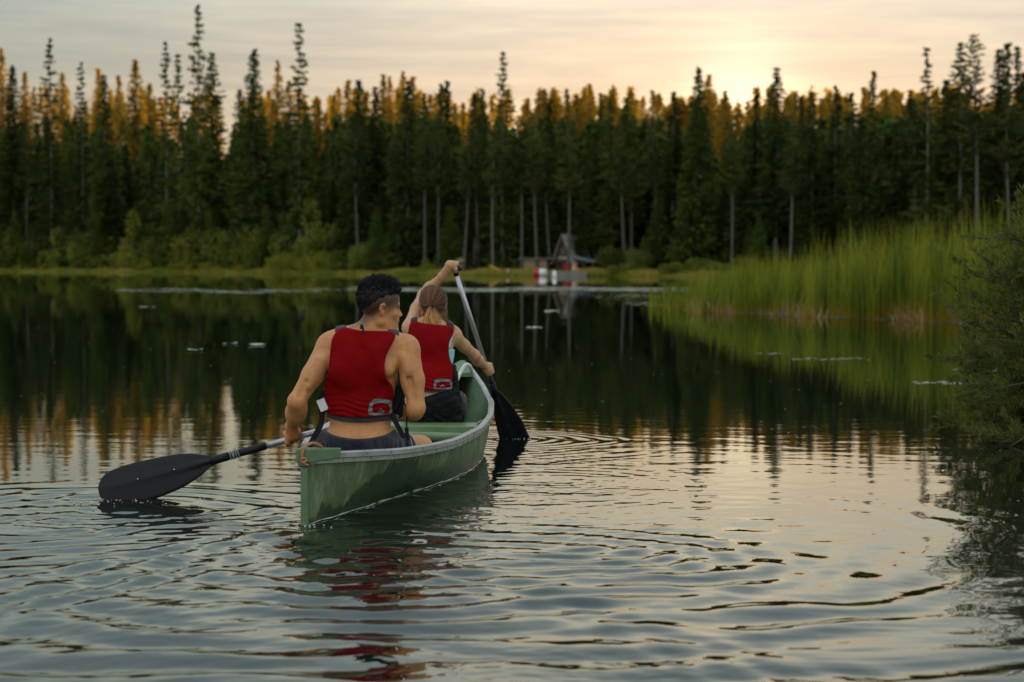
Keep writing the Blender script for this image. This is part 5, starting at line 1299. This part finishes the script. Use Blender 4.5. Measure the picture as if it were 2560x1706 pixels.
    # bracket mark: grey ring open below with a notch, red inner shape, grey chevron
    def tf(a, b_): return (-.659 + (a - 590) / 2.1186 * 8.75 / 4800, .465 - (b_ - 850) / 2.1186 * 8.75 / 4800)
    outer = round_poly([tf(592, 900), tf(600, 866), tf(622, 848), (tf(660, 846)), tf(700, 856), tf(716, 872), tf(716, 900), tf(712, 926), tf(690, 931), tf(640, 934), tf(600, 930), tf(590, 918)], 3)
    inner = round_poly([tf(612, 898), tf(618, 876), tf(640, 868), tf(668, 868), tf(694, 876), tf(700, 892), tf(698, 921), tf(660, 923), tf(618, 920)], 3)
    decal('bracket_mark', outer, bv, M_GREYL, vest, 8.5, hole=inner, step=.0014)
    decal('chevron_mark', [tf(638, 916), tf(656, 896), tf(666, 902), tf(676, 918), tf(664, 917), tf(656, 908), tf(650, 917)], bv, M_GREYL, vest, 8.5, step=.002)
    # vest seams
    mb = MB()
    for line in ([(-.80, .79), (-.815, .74), (-.822, .69), (-.828, .63)],):
        pp = torso_hits(bv, line, .001)
        if len(pp) > 2: mb.tube(spline(pp, 5), .0016, 4)
    obj('seam', mb.mesh('seam', [M_VEST], True), vest)
    # straps, buckles and care tag
    mb = MB(); mb.ribbon(spline([(-.868, 8.85, .47), (-.874, 8.83, .42), (-.878, 8.83, .36), (-.900, 8.83, .31), (-.925, 8.82, .262), (-.948, 8.82, .215)], 6), (0, -1, .2), .026, .006)
    mb.ribbon(spline([(-.862, 8.86, .50), (-.876, 8.85, .47), (-.880, 8.845, .44), (-.872, 8.84, .40)], 5), (-.3, -1, 0), .030, .012)
    obj('side_strap', mb.mesh('side_strap', [M_BLACK]), vest)
    mb = MB(); mb.box((-.873, 8.822, .438), (.038, .002, .056), Matrix.Rotation(R(-22), 3, 'Y') @ Matrix.Rotation(R(8), 3, 'Z')); obj('care_tag', mb.mesh('care_tag', [pbr('white_label', (.75, .74, .74), (.66, .62, .62), 60, .6)]), vest)
    mb = MB(); mb.ribbon(spline([(-.548, 8.83, .40), (-.541, 8.82, .37), (-.523, 8.82, .335), (-.505, 8.83, .300), (-.498, 8.85, .285)], 6), (0, -1, .2), .022, .005)
    mb.ribbon(spline([(-.500, 8.85, .282), (-.489, 8.86, .30), (-.488, 8.87, .36), (-.492, 8.88, .42), (-.505, 8.90, .455)], 6), (0, -1, 0), .007, .003)
    mb.ribbon(spline([(-.478, 8.855, .272), (-.486, 8.855, .300), (-.487, 8.86, .33)], 5), (0, -1, 0), .018, .006)
    obj('side_strap', mb.mesh('side_strap', [M_BLACK]), vest)
    for (px_, py_, pz_, a, l_) in ((-.532, 8.895, .47, 20, .13), (-.520, 8.915, .43, 8, .12), (-.512, 8.94, .50, 28, .11)):
        mb = MB(); mb.box((px_, py_, pz_), (.034, .055, l_), Matrix.Rotation(R(a), 3, 'Y'), bev=.010); obj('buckle', mb.mesh('buckle', [M_BLACK], False), vest)
    mb = MB(); mb.box((-.536, 8.862, .375), (.020, .02, .03), Matrix.Rotation(R(25), 3, 'Y'), bev=.004); obj('buckle', mb.mesh('buckle', [M_GREYL]), vest)
    # shorts
    q = Vol((-1.02, 8.70, .06), (-.28, 9.36, .36), .0045); q.apply(T[6:8] + hips); q.v -= .013
    def shorts(X, Y, Z):
        wl = .284 + .10 * ((X + .703) / .17) ** 2 * .35 + .06 * (8.89 - Y) * -1 * 0 + .0 * Y
        rt = ((X + .620) * .190 + (Y - 8.93) * .25) / .314 - .178      # right hem, along the thigh
        lt = (-(X + .80) * .10 + (Y - 8.92) * .30) / .316 - .24
        return np.maximum(Z - wl, np.maximum(np.where(X > -.71, rt, -1), np.where(X <= -.71, lt, -1)))
    # pleats running down from the waistband
    X, Y, Z = q.ax[0][:, None, None], q.ax[1][None, :, None], q.ax[2][None, None, :]
    fold = .0045 * np.sin(X * 165 + 9 * np.sin(X * 23) + (Z - .25) * 30) * sstep(.0, .03, .285 - Z) + .004 * np.sin(X * 70 + Z * 60 + 3 * np.sin(X * 31))
    q.v += (fold + 0 * Y).astype(np.float32); clip_fn(q, shorts, .008)
    Ps, Fs = q.surface(); sh = obj('shorts', mesh_np('man_shorts', Ps, Fs, [M_SHORT]), root)
    q = Vol((-.95, 8.70, .20), (-.46, 9.12, .38), .004); q.apply(T[6:8]); q.v -= .0165
    clip_fn(q, lambda X, Y, Z: np.abs(Z - (.270 + .035 * ((X + .703) / .17) ** 2) + 0 * Y) - .017, .008)
    Pw, Fw = q.surface(); obj('waistband', mesh_np('man_waistband', Pw, Fw, [M_SHORT]), root)
    # light piping round the right thigh
    th0, th1 = Vector((-.620, 8.93, .212)), Vector((-.442, 9.175, .202)); d = (th1 - th0).normalized(); u = d.orthogonal().normalized(); w = d.cross(u)
    bs = bvh_of(Ps, Fs); pp = []
    for k in range(40):
        a = 6.2832 * k / 39; dr = (u * math.cos(a) + w * math.sin(a)); h = bs.ray_cast(th0 + d * .135 + dr * .15, -dr)
        if h[0] is not None and (h[0] - (th0 + d * .135)).length < .13: pp.append(h[0] + dr * .001)
    if len(pp) > 5:
        mb = MB(); mb.tube(pp, .0023, 5, cap=False); obj('piping', mb.mesh('piping', [pbr('white_piping', (.55, .55, .52), None, 9, .6)], True), sh)
    return root
man()

# ------------------------------------------------------------------ paddles
def paddle1():
    h, g = PAD1['hand'], PAD1['grip']; d = PAD1['dir']
    neck = Vector((-1.385, 8.955, .172)); 
    root = empty('paddle', neck); tag(root, 'black bladed paddle with aluminium shaft trailing left of the stern', 'paddle', )
    ax = (neck - g).normalized(); s0 = Vector((-1.158, 9.004, .2320))
    mb = MB(); mb.tube([g, s0 + (neck - s0) * .05], .0150, 14); obj('shaft', mb.mesh('shaft', [M_SHAFT], True), root)
    mb = MB(); mb.tube([s0, s0 + (neck - s0) * .3, neck + (neck - s0) * .05], [.0185, .0185, .0180], 14); mb.tube([neck + (s0 - neck) * .25, neck + (neck - s0) * .1], [.0205, .021], 14); sl = obj('sleeve', mb.mesh('sleeve', [M_PBLACK], True), root)
    f = s0 + (neck - s0) * .64; mb = MB()
    for q in range(5): 
        c_ = f + ax * (.009 * (q - 2)); u = ax.orthogonal().normalized(); w = ax.cross(u); ti = (q % 3 - 1) * .35
        mb.tube([c_ + (u * math.cos(a) + w * math.sin(a)) * .0205 + ax * ti * .01 * math.cos(a) for a in np.linspace(0, 6.2832, 15)], .0028, 5, cap=False)
    mb.tube([f + Vector((0, -.01, .02)), f + Vector((.004, -.022, .034)), f + Vector((.016, -.03, .028))], .002, 4)
    obj('tape', mb.mesh('tape', [pbr('clear_tape', (.34, .35, .34), (.22, .23, .23), 50, .35)], True), sl)
    mb = MB(); mb.tube([g - Vector((0, -.008, .032)), g + Vector((0, -.008, .034))], [.016, .016], 10); obj('grip', mb.mesh('grip', [M_PBLACK], True), root)
    # blade outline in its own plane: along = neck->tip, across = up/down
    tip = Vector((-1.903, 8.80, .050)); al = (tip - neck).normalized(); ac = Vector((-.10, .30, 1)); ac = (ac - al * ac.dot(al)).normalized(); nr = al.cross(ac)
    L_ = (tip - neck).length
    up = np.interp(np.linspace(0, 1, 40), [0, .06, .18, .32, .5, .75, .9, .97, 1], [.016, .026, .058, .072, .080, .083, .072, .045, .012])
    dn = np.interp(np.linspace(0, 1, 40), [0, .06, .18, .32, .5, .75, .9, .97, 1], [.016, .028, .062, .088, .103, .112, .100, .070, .030])
    up = _sm(up, 2); dn = _sm(dn, 2); m_ = 12; V = []; F = []
    for side in (1, -1):
        b0 = len(V)
        for i in range(40):
            t = i / 39
            for k in range(m_ + 1):
                q = -dn[i] + (up[i] + dn[i]) * k / m_; rib = .012 * math.exp(-(q / .011) ** 2) * (1 - t) ** .45 + .0
                th = .0022 + .0018 * math.exp(-(q / .05) ** 2); cup = .9 * q * q + .02 * t * t
                V.append(neck + al * (L_ * t) + ac * q + nr * (cup + side * (th + rib)))
        for i in range(39):
            for k in range(m_):
                a = b0 + i * (m_ + 1) + k; f_ = [a, a + 1, a + m_ + 2, a + m_ + 1]; F.append(f_ if side > 0 else f_[::-1])
    n1 = 40 * (m_ + 1)
    rim = [i * (m_ + 1) for i in range(40)] + [39 * (m_ + 1) + k for k in range(1, m_ + 1)] + [i * (m_ + 1) + m_ for i in range(38, -1, -1)]
    for i in range(len(rim) - 1): F.append([rim[i], rim[i + 1], rim[i + 1] + n1, rim[i] + n1])
    me = mesh_np('blade', np.array([tuple(q) for q in V]), F, [M_PBLACK]); bl = obj('blade', me, root)
    for t in (.36, .67):
        c_ = neck + al * (L_ * t); nn = -nr if nr.y > 0 else nr
        mb = MB(); mb.tube([c_ + nn * (.010 * (1 - t) ** .45), c_ + nn * (.0145 * (1 - t) ** .4 + .003)], [.004, .003], 8); obj('rivet', mb.mesh('rivet', [pbr('steel', (.8, .8, .78), None, 5, .15, metal=1)], True), root)
paddle1()

# ------------------------------------------------------------------ the woman
PAD2 = dict(grip=Vector((-.346, 11.48, 1.064)), hand=Vector((-.152, 11.76, .443)))
PAD2['dir'] = (PAD2['hand'] - PAD2['grip']).normalized()
def woman():
    root = empty('person', (-.47, 11.32, .163)); tag(root, 'woman paddling at the bow, seen from behind with a short brown ponytail, left arm raised', 'person')
    T = [E((-.482, 11.345, .585), (.118, .092, .165), .04), C((-.560, 11.33, .62), (-.550, 11.32, .45), .048, .040, .05), C((-.405, 11.33, .615), (-.410, 11.32, .45), .048, .040, .05),
         C((-.575, 11.365, .700), (-.385, 11.36, .675), .050, .050, .05), E((-.525, 11.325, .65), (.045, .038, .065), .04), E((-.430, 11.325, .64), (.045, .038, .065), .04),
         E((-.470, 11.30, .375), (.112, .085, .12), .05), E((-.462, 11.30, .265), (.150, .110, .10), .05), E((-.48, 11.43, .62), (.10, .06, .07), .04)]
    T += [C((-.480, 11.235, .68), (-.468, 11.20, .36), .008, .012, .03, 's')]
    hips = [E((-.548, 11.285, .245), (.094, .098, .086), .04), E((-.378, 11.285, .245), (.094, .098, .086), .04),
            C((-.545, 11.35, .235), (-.600, 11.72, .255), .080, .056, .04), C((-.380, 11.35, .235), (-.335, 11.72, .255), .080, .056, .04)]
    legs = [C((-.600, 11.72, .255), (-.53, 12.02, .085), .052, .034, .02), C((-.335, 11.72, .255), (-.40, 12.02, .085), .052, .034, .02), C((-.53, 12.02, .085), (-.52, 12.18, .075), .03, .024, .02), C((-.40, 12.02, .085), (-.40, 12.18, .075), .03, .024, .02)]
    neck = [C((-.475, 11.37, .73), (-.468, 11.39, .83), .046, .044, .03), C((-.475, 11.36, .755), (-.575, 11.365, .715), .032, .038, .04), C((-.475, 11.36, .755), (-.385, 11.36, .69), .032, .038, .04)]
    aL = [E((-.600, 11.375, .705), (.046, .048, .052), .03), C((-.602, 11.38, .715), (-.570, 11.50, .82), .044, .037, .03), C((-.570, 11.50, .82), (-.538, 11.60, .895), .037, .031, .02), E((-.534, 11.615, .900), (.026, .026, .028), .02),
          C((-.536, 11.605, .905), (-.495, 11.575, .945), .033, .034, .02), C((-.495, 11.575, .945), (-.422, 11.515, 1.010), .033, .0215, .02)]
    aR = [E((-.350, 11.370, .668), (.048, .048, .054), .03), C((-.340, 11.38, .655), (-.288, 11.45, .600), .043, .036, .03), C((-.288, 11.45, .600), (-.228, 11.53, .542), .036, .031, .02), E((-.222, 11.525, .538), (.026, .026, .026), .02),
          C((-.226, 11.54, .536), (-.205, 11.60, .505), .033, .034, .02), C((-.205, 11.60, .505), (-.166, 11.72, .465), .032, .0205, .02)]
    d = PAD2['dir']
    gax = Vector((.92, -.25, -.12)).normalized()
    hL = grip_hand(PAD2['grip'] + Vector((-.012, 0, .004)), -gax, Vector((-.25, -.25, 1)), .015, (-.416, 11.51, 1.016), .92, flip=1)
    hR = grip_hand(PAD2['hand'], d, Vector((.75, -.65, .25)), .0155, (-.160, 11.722, .462), .90, flip=-1)
    hc = (-.466, 11.405, .838); HR = Matrix.Rotation(R(-4), 3, 'Z') @ Matrix.Rotation(R(-6), 3, 'X')
    v = Vol((-.72, 11.16, .03), (-.06, 12.26, 1.14), .0044)
    v.apply(T + hips + legs + neck + aL + aR + hL + hR + head_prims(hc, HR, .93, True))
    P, F = v.surface()
    hl = head_local(P, hc, HR, .93); inh = (np.abs(hl[:, 0]) < .1) & (np.abs(hl[:, 1]) < .13) & (hl[:, 2] > -.12)
    dark = inh * np.exp(-((hl[:, 2] - .031) / .004) ** 2) * sstep(.010, .016, np.abs(hl[:, 0])) * (1 - sstep(.046, .052, np.abs(hl[:, 0]))) * (hl[:, 1] > .06) * .6
    red = .7 * inh * np.exp(-((hl[:, 2] + .050) / .009) ** 2) * (hl[:, 1] > .085) * (np.abs(hl[:, 0]) < .025) + .35 * np.exp(-(np.linalg.norm(P - np.array((-.215, 11.52, .545)), axis=1) / .03) ** 2)
    obj('body', mesh_np('woman_body', P, F, [M_SKIN_F], attrs={'dark': dark, 'red': np.clip(red, 0, 1)}), root)
    # hair
    m, b, out = new_mat('brown_hair')
    tc = b.add('ShaderNodeTexCoord').outputs['Object']
    tip = b.add('ShaderNodeAttribute', attribute_name='tip').outputs['Fac']; vr = b.add('ShaderNodeAttribute', attribute_name='var').outputs['Fac']
    c = b.ramp(tip, [(0, (.085, .036, .014)), (.35, (.17, .075, .026)), (.62, (.42, .22, .07)), (1, (.66, .40, .15))])
    c = b.mix(1.0, c, b.ramp(vr, [(0, (.28, .28, .28)), (.55, (1, 1, 1)), (1, (2.7, 2.3, 1.7))]), 'MULTIPLY')
    p = b.add('ShaderNodeBsdfPrincipled', {'Base Color': c, 'Roughness': .38, 'Specular IOR Level': .6}); b.l.new(p.outputs[0], out.inputs[0]); M_HB = m
    hcv = Vector(hc); s = .93
    cap = Vol(hcv - Vector((.14, .16, .14)), hcv + Vector((.14, .16, .20)), .0045)
    cap.apply([E(hcv + HR @ Vector((0, -.012, .046)) * s, (.0745, .091, .081), .02, rot=HR), E(hcv + HR @ Vector((0, -.03, -.01)) * s, (.068, .058, .055), .03, rot=HR)])
    def cut(X, Y, Z):
        D = np.stack(np.broadcast_arrays(X - hc[0], Y - hc[1], Z - hc[2]), -1) @ np.array(HR) / s
        return np.interp(D[..., 1], [-.12, -.06, -.02, .01, .05, .09], [-.055, -.055, -.04, .01, .06, .095]) - D[..., 2]
    clip_fn(cap, cut, .01); Pc, Fc = cap.surface()
    hair = obj('hair', mesh_np('hair_cap', Pc, Fc, [M_HB], attrs={'tip': np.full(len(Pc), .02), 'var': np.full(len(Pc), .35)}), root)
    g = np.random.default_rng(9); mb = MB(); tips = []; vars_ = []
    tie = Vector((-.006, -.108, -.012))
    def add_strand(pts, r0, r1, t0, t1, vv):
        n0 = len(mb.v); n = len(pts); mb.tube(pts, [r0 + (r1 - r0) * k / (n - 1) for k in range(n)], 3, cap=False)
        for k in range(n): tips.extend([t0 + (t1 - t0) * k / (n - 1)] * 3); vars_.extend([vv] * 3)
    for _ in range(1100):      # swept back over the crown and sides to the tie
        a = g.uniform(-2.6, 2.6); rr = g.uniform(.35, 1.35)
        st = Vector((math.sin(a) * .080, .0 + .080 * math.cos(a) * (1 if abs(a) < 1.6 else .1), .055 + .080 * max(math.cos(a), -.9) * .9)) if g.random() < .35 else Vector((math.sin(a) * .078 * min(1, rr), .055 - .11 * abs(math.sin(a)) * g.random(), .040 + .092 * math.cos(a)))
        if st.z < -.035: st.z = -.035
        cc = Vector((0, -.012, .035)); v0 = (st - cc); v1 = tie - cc; n = 9; pts = []
        ang = v0.angle(v1)
        if ang < .15: continue
        jit = Vector(g.normal(0, .004, 3)); vv = g.random(); lift = g.uniform(.000, .006)
        for k in range(n):
            f = k / (n - 1); q = (v0.normalized() * math.sin((1 - f) * ang) + v1.normalized() * math.sin(f * ang)) / math.sin(ang)
            rad = 1 / math.sqrt((q.x / .082) ** 2 + (q.y / .099) ** 2 + (q.z / .093) ** 2) + lift * math.sin(f * 3.14)
            pts.append(cc + q * rad + jit * math.sin(f * 3.14) + Vector((0, -.004 * f, .0)))
        add_strand([hcv + HR @ p_ * s for p_ in pts], .0019, .0015, .0, .22 + .25 * g.random(), vv)
    def tail(n, p0, spread, ln, down, r, tip0, tip1, wav, yb):
        for _ in range(n):
            a = g.normal(0, 1); b_ = g.normal(0, 1); st = p0 + Vector((a * spread[0] * .25, b_ * .006, abs(g.normal(0, .005))))
            L_ = ln * g.uniform(.72, 1.08); ph = g.random() * 6; pts = []; vv = g.random()
            for k in range(9):
                f = k / 8; pts.append(st + Vector((a * spread[0] * f ** .8 + spread[1] * f + wav * math.sin(f * 7 + ph) * f, -.020 * math.sin(f * 2.6) * yb - .004 * b_, -L_ * f * down)))
            add_strand([hcv + HR @ p_ * s for p_ in pts], r, r * .35, tip0, tip1 * g.uniform(.75, 1.1), vv)
    tail(330, tie, (.017, -.004), .150, 1.0, .0021, .30, 1.0, .003, 1.2)
    tail(130, tie + Vector((.008, .006, 0)), (.016, .030), .125, 1.0, .0021, .25, .95, .004, .9)
    for _ in range(620):       # loose wavy hair under the tie, on the right and the nape
        x0 = g.uniform(-.055, .078); st = Vector((x0, -.085 + .09 * (abs(x0) / .078) ** 2, -.018 + .05 * max(0, x0) / .07)); L_ = g.uniform(.06, .122) + .03 * (x0 > .02); ph = g.random() * 6; vv = g.random()
        pts = [st + Vector((.010 * f * np.sign(x0) + .009 * math.sin(f * 8 + ph) * f, -.010 * f + .006 * math.cos(f * 7 + ph), -L_ * f)) for f in np.linspace(0, 1, 9)]
        add_strand([hcv + HR @ p_ * s for p_ in pts], .0021, .0009, .06, .55 * g.random() + .1, vv * .8)
    me = mb.mesh('hair_strands', [M_HB], True)
    for nm, ar in (('tip', tips), ('var', vars_)):
        at = me.attributes.new(nm, 'FLOAT', 'POINT'); at.data.foreach_set('value', np.array(ar, np.float32))
    h2 = obj('hair_strands', me, hair); h2['kind'] = 'stuff'
    mb = MB(); t_ = hcv + HR @ (tie + Vector((0, -.002, 0))) * s; mb.tube([t_ + Vector((.017 * math.cos(a), .004 * math.sin(a * 2) - .003, .0065 * math.sin(a))) for a in np.linspace(0, 6.2832, 15)], .0042, 6, cap=False); obj('hair_tie', mb.mesh('hair_tie', [M_BLACK], True), hair)
    # vest
    lo, hi = (-.74, 11.10, .28), (-.24, 11.56, .82)
    def shell(th, fn, k=.010, h=.0045):
        q = Vol(lo, hi, h); q.apply(T + neck[1:3] + aL[:1] * 0); q.v -= th; q.v += fold3(q, .38); clip_fn(q, fn, k); return q.surface()
    outline = round_poly([(-.592, .748), (-.52, .742), (-.44, .733), (-.36, .722), (-.342, .700), (-.350, .665), (-.368, .625), (-.371, .58), (-.364, .53), (-.350, .49), (-.346, .44), (-.350, .40), (-.353, .356),
                          (-.42, .352), (-.50, .352), (-.575, .360), (-.600, .40), (-.612, .50), (-.620, .58), (-.620, .64), (-.612, .69)], 4)
    Pv, Fv = shell(.026, lambda X, Y, Z: np.maximum(poly_sdf(outline, X + 0 * Z, Z + 0 * X), Y - 11.375 + 0 * X))
    vest = obj('life_vest', mesh_np('woman_vest', Pv, Fv, [M_VEST]), root); bv = bvh_of(Pv, Fv)
    band = [(-.600, .374), (-.50, .366), (-.352, .364), (-.352, .338), (-.50, .340), (-.600, .348)]
    Pb, Fb = shell(.017, lambda X, Y, Z: np.maximum(poly_sdf(band, X + 0 * Z, Z + 0 * X), Y - 11.38 + 0 * X), .006)
    obj('waist_band', mesh_np('woman_band', Pb, Fb, [M_BAND]), vest)
    fr = round_poly([(-.60, .75), (-.53, .74), (-.52, .68), (-.42, .68), (-.40, .73), (-.335, .715), (-.338, .64), (-.350, .58), (-.325, .50), (-.318, .42), (-.325, .35), (-.42, .34), (-.60, .35), (-.63, .45), (-.63, .60), (-.615, .70)], 3)
    Pf, Ff = shell(.036, lambda X, Y, Z: np.maximum(poly_sdf(fr, X + 0 * Z, Z + 0 * X), 11.405 - Y + 0 * X), .012)
    obj('front_panel', mesh_np('woman_front', Pf, Ff, [M_BAND]), vest)
    Pq, Fq = shell(.012, lambda X, Y, Z: np.maximum(np.maximum(.70 - Z, np.minimum(np.maximum(-.600 - X, X + .560), np.maximum(-.385 - X, X + .343)) + 0 * Z), np.abs(Y - 11.38) - .06 + 0 * X + 0 * Z), .005)
    obj('shoulder_strap', mesh_np('woman_straps', Pq, Fq, [M_BAND]), vest)
    k4 = 11.2 / 4800 / 3.137
    def tf(a, b_): return (-.373 + (a - 502) * k4, .615 - (b_ - 700) * k4)
    outer = round_poly([tf(388, 1020), tf(396, 982), tf(418, 966), tf(470, 965), tf(516, 978), tf(528, 1000), tf(526, 1044), tf(470, 1046), tf(400, 1044), tf(388, 1036)], 3)
    inner = round_poly([tf(410, 1020), tf(414, 1000), tf(440, 988), tf(480, 988), tf(512, 1000), tf(514, 1034), tf(470, 1036), tf(412, 1034)], 3)
    decal('bracket_mark', outer, bv, M_GREYL, vest, 10.9, hole=inner, step=.0014)
    decal('chevron_mark', [tf(434, 1030), tf(456, 1008), tf(478, 1030), tf(468, 1031), tf(456, 1018), tf(446, 1031)], bv, M_GREYL, vest, 10.9, step=.002)
    # turquoise swim top at the armhole and side
    Pt, Ft = shell(.010, lambda X, Y, Z: np.maximum(np.maximum(np.abs(Z - .535) - .050, -.40 - X) + 0 * Y, 11.24 - Y + 0 * Z + 0 * X), .004)
    top = obj('swim_top', mesh_np('swim_top', Pt, Ft, [M_TURQ]), root)
    mb = MB(); mb.ribbon(spline([(-.345, 11.318, .705), (-.352, 11.288, .675), (-.362, 11.268, .64), (-.368, 11.262, .60)], 5), (.5, -1, .1), .013, .004); obj('strap', mb.mesh('strap', [M_TURQ]), top)
    mb = MB(); mb.tube(spline([(-.347, 11.312, .700), (-.338, 11.33, .712), (-.350, 11.36, .722)], 4), .006, 5); obj('adjuster', mb.mesh('adjuster', [pbr('tan_adjuster', (.30, .24, .16))], True), vest)
    # side straps and buckles
    mb = MB()
    for (pts, w, n_) in (([(-.345, 11.24, .45), (-.325, 11.25, .42), (-.312, 11.25, .37), (-.308, 11.26, .31), (-.296, 11.25, .27), (-.297, 11.26, .215)], .010, (0, -1, 0)), ([(-.350, 11.24, .36), (-.330, 11.22, .345), (-.312, 11.22, .31), (-.302, 11.22, .26), (-.300, 11.23, .20)], .022, (0, -1, .1))):
        mb.ribbon(spline(pts, 6), n_, w, .005)
    obj('side_strap', mb.mesh('side_strap', [M_BLACK]), vest)
    for c_, a, l_ in (((-.338, 11.30, .445), -8, .11), ((-.330, 11.31, .40), -4, .12), ((-.336, 11.285, .37), 6, .06)):
        mb = MB(); mb.box(c_, (.030, .05, l_), Matrix.Rotation(R(a), 3, 'Y'), bev=.009); obj('buckle', mb.mesh('buckle', [M_BLACK]), vest)
    # shorts
    q = Vol((-.76, 11.12, .11), (-.18, 11.86, .40), .005); q.apply(T[6:8] + hips); q.v -= .012
    X, Y, Z = q.ax[0][:, None, None], q.ax[1][None, :, None], q.ax[2][None, None, :]
    q.v += (.004 * np.sin(X * 60 + Z * 85 + 3 * np.sin(Z * 22 + X * 10)) + .003 * np.sin(Z * 130 - X * 50) + 0 * Y).astype(np.float32)
    clip_fn(q, lambda X, Y, Z: np.maximum(Z - (.325 + .045 * (X + .47) / .15) + 0 * Y, Y - 11.66 + 0 * X + 0 * Z), .008)
    Ps, Fs = q.surface(); obj('shorts', mesh_np('woman_shorts', Ps, Fs, [M_SHORTB]), root)
    # bracelet
    w0 = Vector((-.172, 11.703, .470)); ax = Vector((.039, .12, -.04)).normalized(); u = ax.orthogonal().normalized(); w = ax.cross(u)
    mb = MB(); mb.tube([w0 + (u * math.cos(a) + w * math.sin(a)) * .0235 for a in np.linspace(0, 6.2832, 21)], .0032, 6, cap=False); obj('bracelet', mb.mesh('bracelet', [M_BLACK], True), root)
woman()
def paddle2():
    g, h, d = PAD2['grip'], PAD2['hand'], PAD2['dir']
    root = empty('paddle', g); tag(root, 'black bladed paddle held upright by the woman, blade dipping beside the bow', 'paddle')
    s1 = h + d * .055; neck = g + d * .86; tip = g + d * 1.36
    mb = MB(); mb.tube([g + d * .02, s1], .0145, 14); obj('shaft', mb.mesh('shaft', [M_SHAFT], True), root)
    mb = MB(); mb.tube([s1 - d * .02, neck], .0170, 12); mb.tube([neck - d * .05, neck + d * .03], [.021, .019], 12); sl = obj('sleeve', mb.mesh('sleeve', [M_PBLACK], True), root)
    mb = MB(); mb.tube([neck - d * .045, neck - d * .035], .0235, 12); obj('clamp_ring', mb.mesh('clamp_ring', [M_PBLACK], True), sl)
    gax = Vector((.92, -.25, -.12)).normalized(); mb = MB(); mb.tube([g - gax * .038, g - gax * .02, g + gax * .03, g + gax * .048], [.010, .0155, .0165, .010], 10); mb.tube([g, g + d * .05], [.014, .0165], 10)
    obj('grip', mb.mesh('grip', [M_PBLACK], True), root)
    ac = Vector((1, .1, 0)); ac = (ac - d * ac.dot(d)).normalized(); nr = d.cross(ac); L_ = .50
    wl = _sm(np.interp(np.linspace(0, 1, 36), [0, .05, .25, .5, .85, 1], [.016, .024, .042, .058, .066, .050]), 2); wr_ = _sm(np.interp(np.linspace(0, 1, 36), [0, .05, .25, .5, .85, 1], [.016, .034, .075, .108, .125, .09]), 2)
    m_ = 10; V = []; F = []
    for side in (1, -1):
        b0 = len(V)
        for i in range(36):
            t = i / 35
            for k in range(m_ + 1):
                q = -wl[i] + (wl[i] + wr_[i]) * k / m_; rib = .011 * math.exp(-(q / .011) ** 2) * (1 - t) ** .5
                V.append(tuple(neck + d * (L_ * t) + ac * q + nr * (.6 * q * q + side * (.003 + rib))))
        for i in range(35):
            for k in range(m_):
                a = b0 + i * (m_ + 1) + k; f_ = [a, a + 1, a + m_ + 2, a + m_ + 1]; F.append(f_ if side > 0 else f_[::-1])
    n1 = 36 * (m_ + 1); rim = [i * (m_ + 1) for i in range(36)] + [35 * (m_ + 1) + k for k in range(1, m_ + 1)] + [i * (m_ + 1) + m_ for i in range(34, -1, -1)]
    for i in range(len(rim) - 1): F.append([rim[i], rim[i + 1], rim[i + 1] + n1, rim[i] + n1])
    obj('blade', mesh_np('blade2', V, F, [M_PBLACK]), root)
paddle2()

# ------------------------------------------------------------------ labels that single out one tree or shrub
def individual_labels():
    marks = [(-.2375, 'the bushy topped spruce'), (-.1625, 'the tallest ragged spruce'), (-.110, 'the second tallest ragged spruce'), (-.0045, 'the lone ragged spruce'),
             (.0318, 'the cabin'), (.0965, 'the broad spruce below the glow'), (.137, 'the spruce right of the glow'), (.2148, 'the wide branched spruce by reeds')]
    ordn = ['first', 'second', 'third', 'fourth', 'fifth', 'sixth', 'seventh', 'eighth', 'ninth', 'tenth', 'eleventh', 'twelfth', 'thirteenth', 'fourteenth', 'fifteenth', 'sixteenth']
    sets = {}
    for o in scene.objects:
        if o.parent is None and o.get('group') and o.get('category') in ('tree', 'shrub'): sets.setdefault(o['label'], []).append(o)
    short = {'amber needled': 'amber conifer', 'broad dark': 'broad dark edge spruce', 'dark spruce of middling': 'middling dark spruce', 'slender dark': 'slender dark spire', 'slim pine': 'bare stemmed pine',
             'ragged tall': 'ragged tall spruce', 'dark spruce packed': 'spruce behind the first rows', 'dark spruce filling': 'second row spruce', 'low branching': 'low branching spruce', 'half height': 'half height spruce',
             'thin stemmed': 'thin front row pine', 'young bright': 'young bright spruce', 'loose green': 'loose alder shrub', 'low yellow': 'low yellow green shrub', 'dark green shrub': 'dark shrub behind the reeds'}
    for lab, objs in sets.items():
        sh_ = next((v for k, v in short.items() if lab.startswith(k)), None)
        if sh_ is None or len(objs) < 2: continue
        side = {}
        for o in objs:
            u = o.location.x / o.location.y; mk = min(marks, key=lambda m: abs(m[0] - u)); side.setdefault((mk, u > mk[0]), []).append((abs(u - mk[0]), o))
        for (mk, rt), lst in side.items():
            for r_, (_, o) in enumerate(sorted(lst, key=lambda q: q[0])):
                o['label'] = '%s, %s %s of %s' % (sh_, ordn[min(r_, 15)], 'right' if rt else 'left', mk[1])
individual_labels()
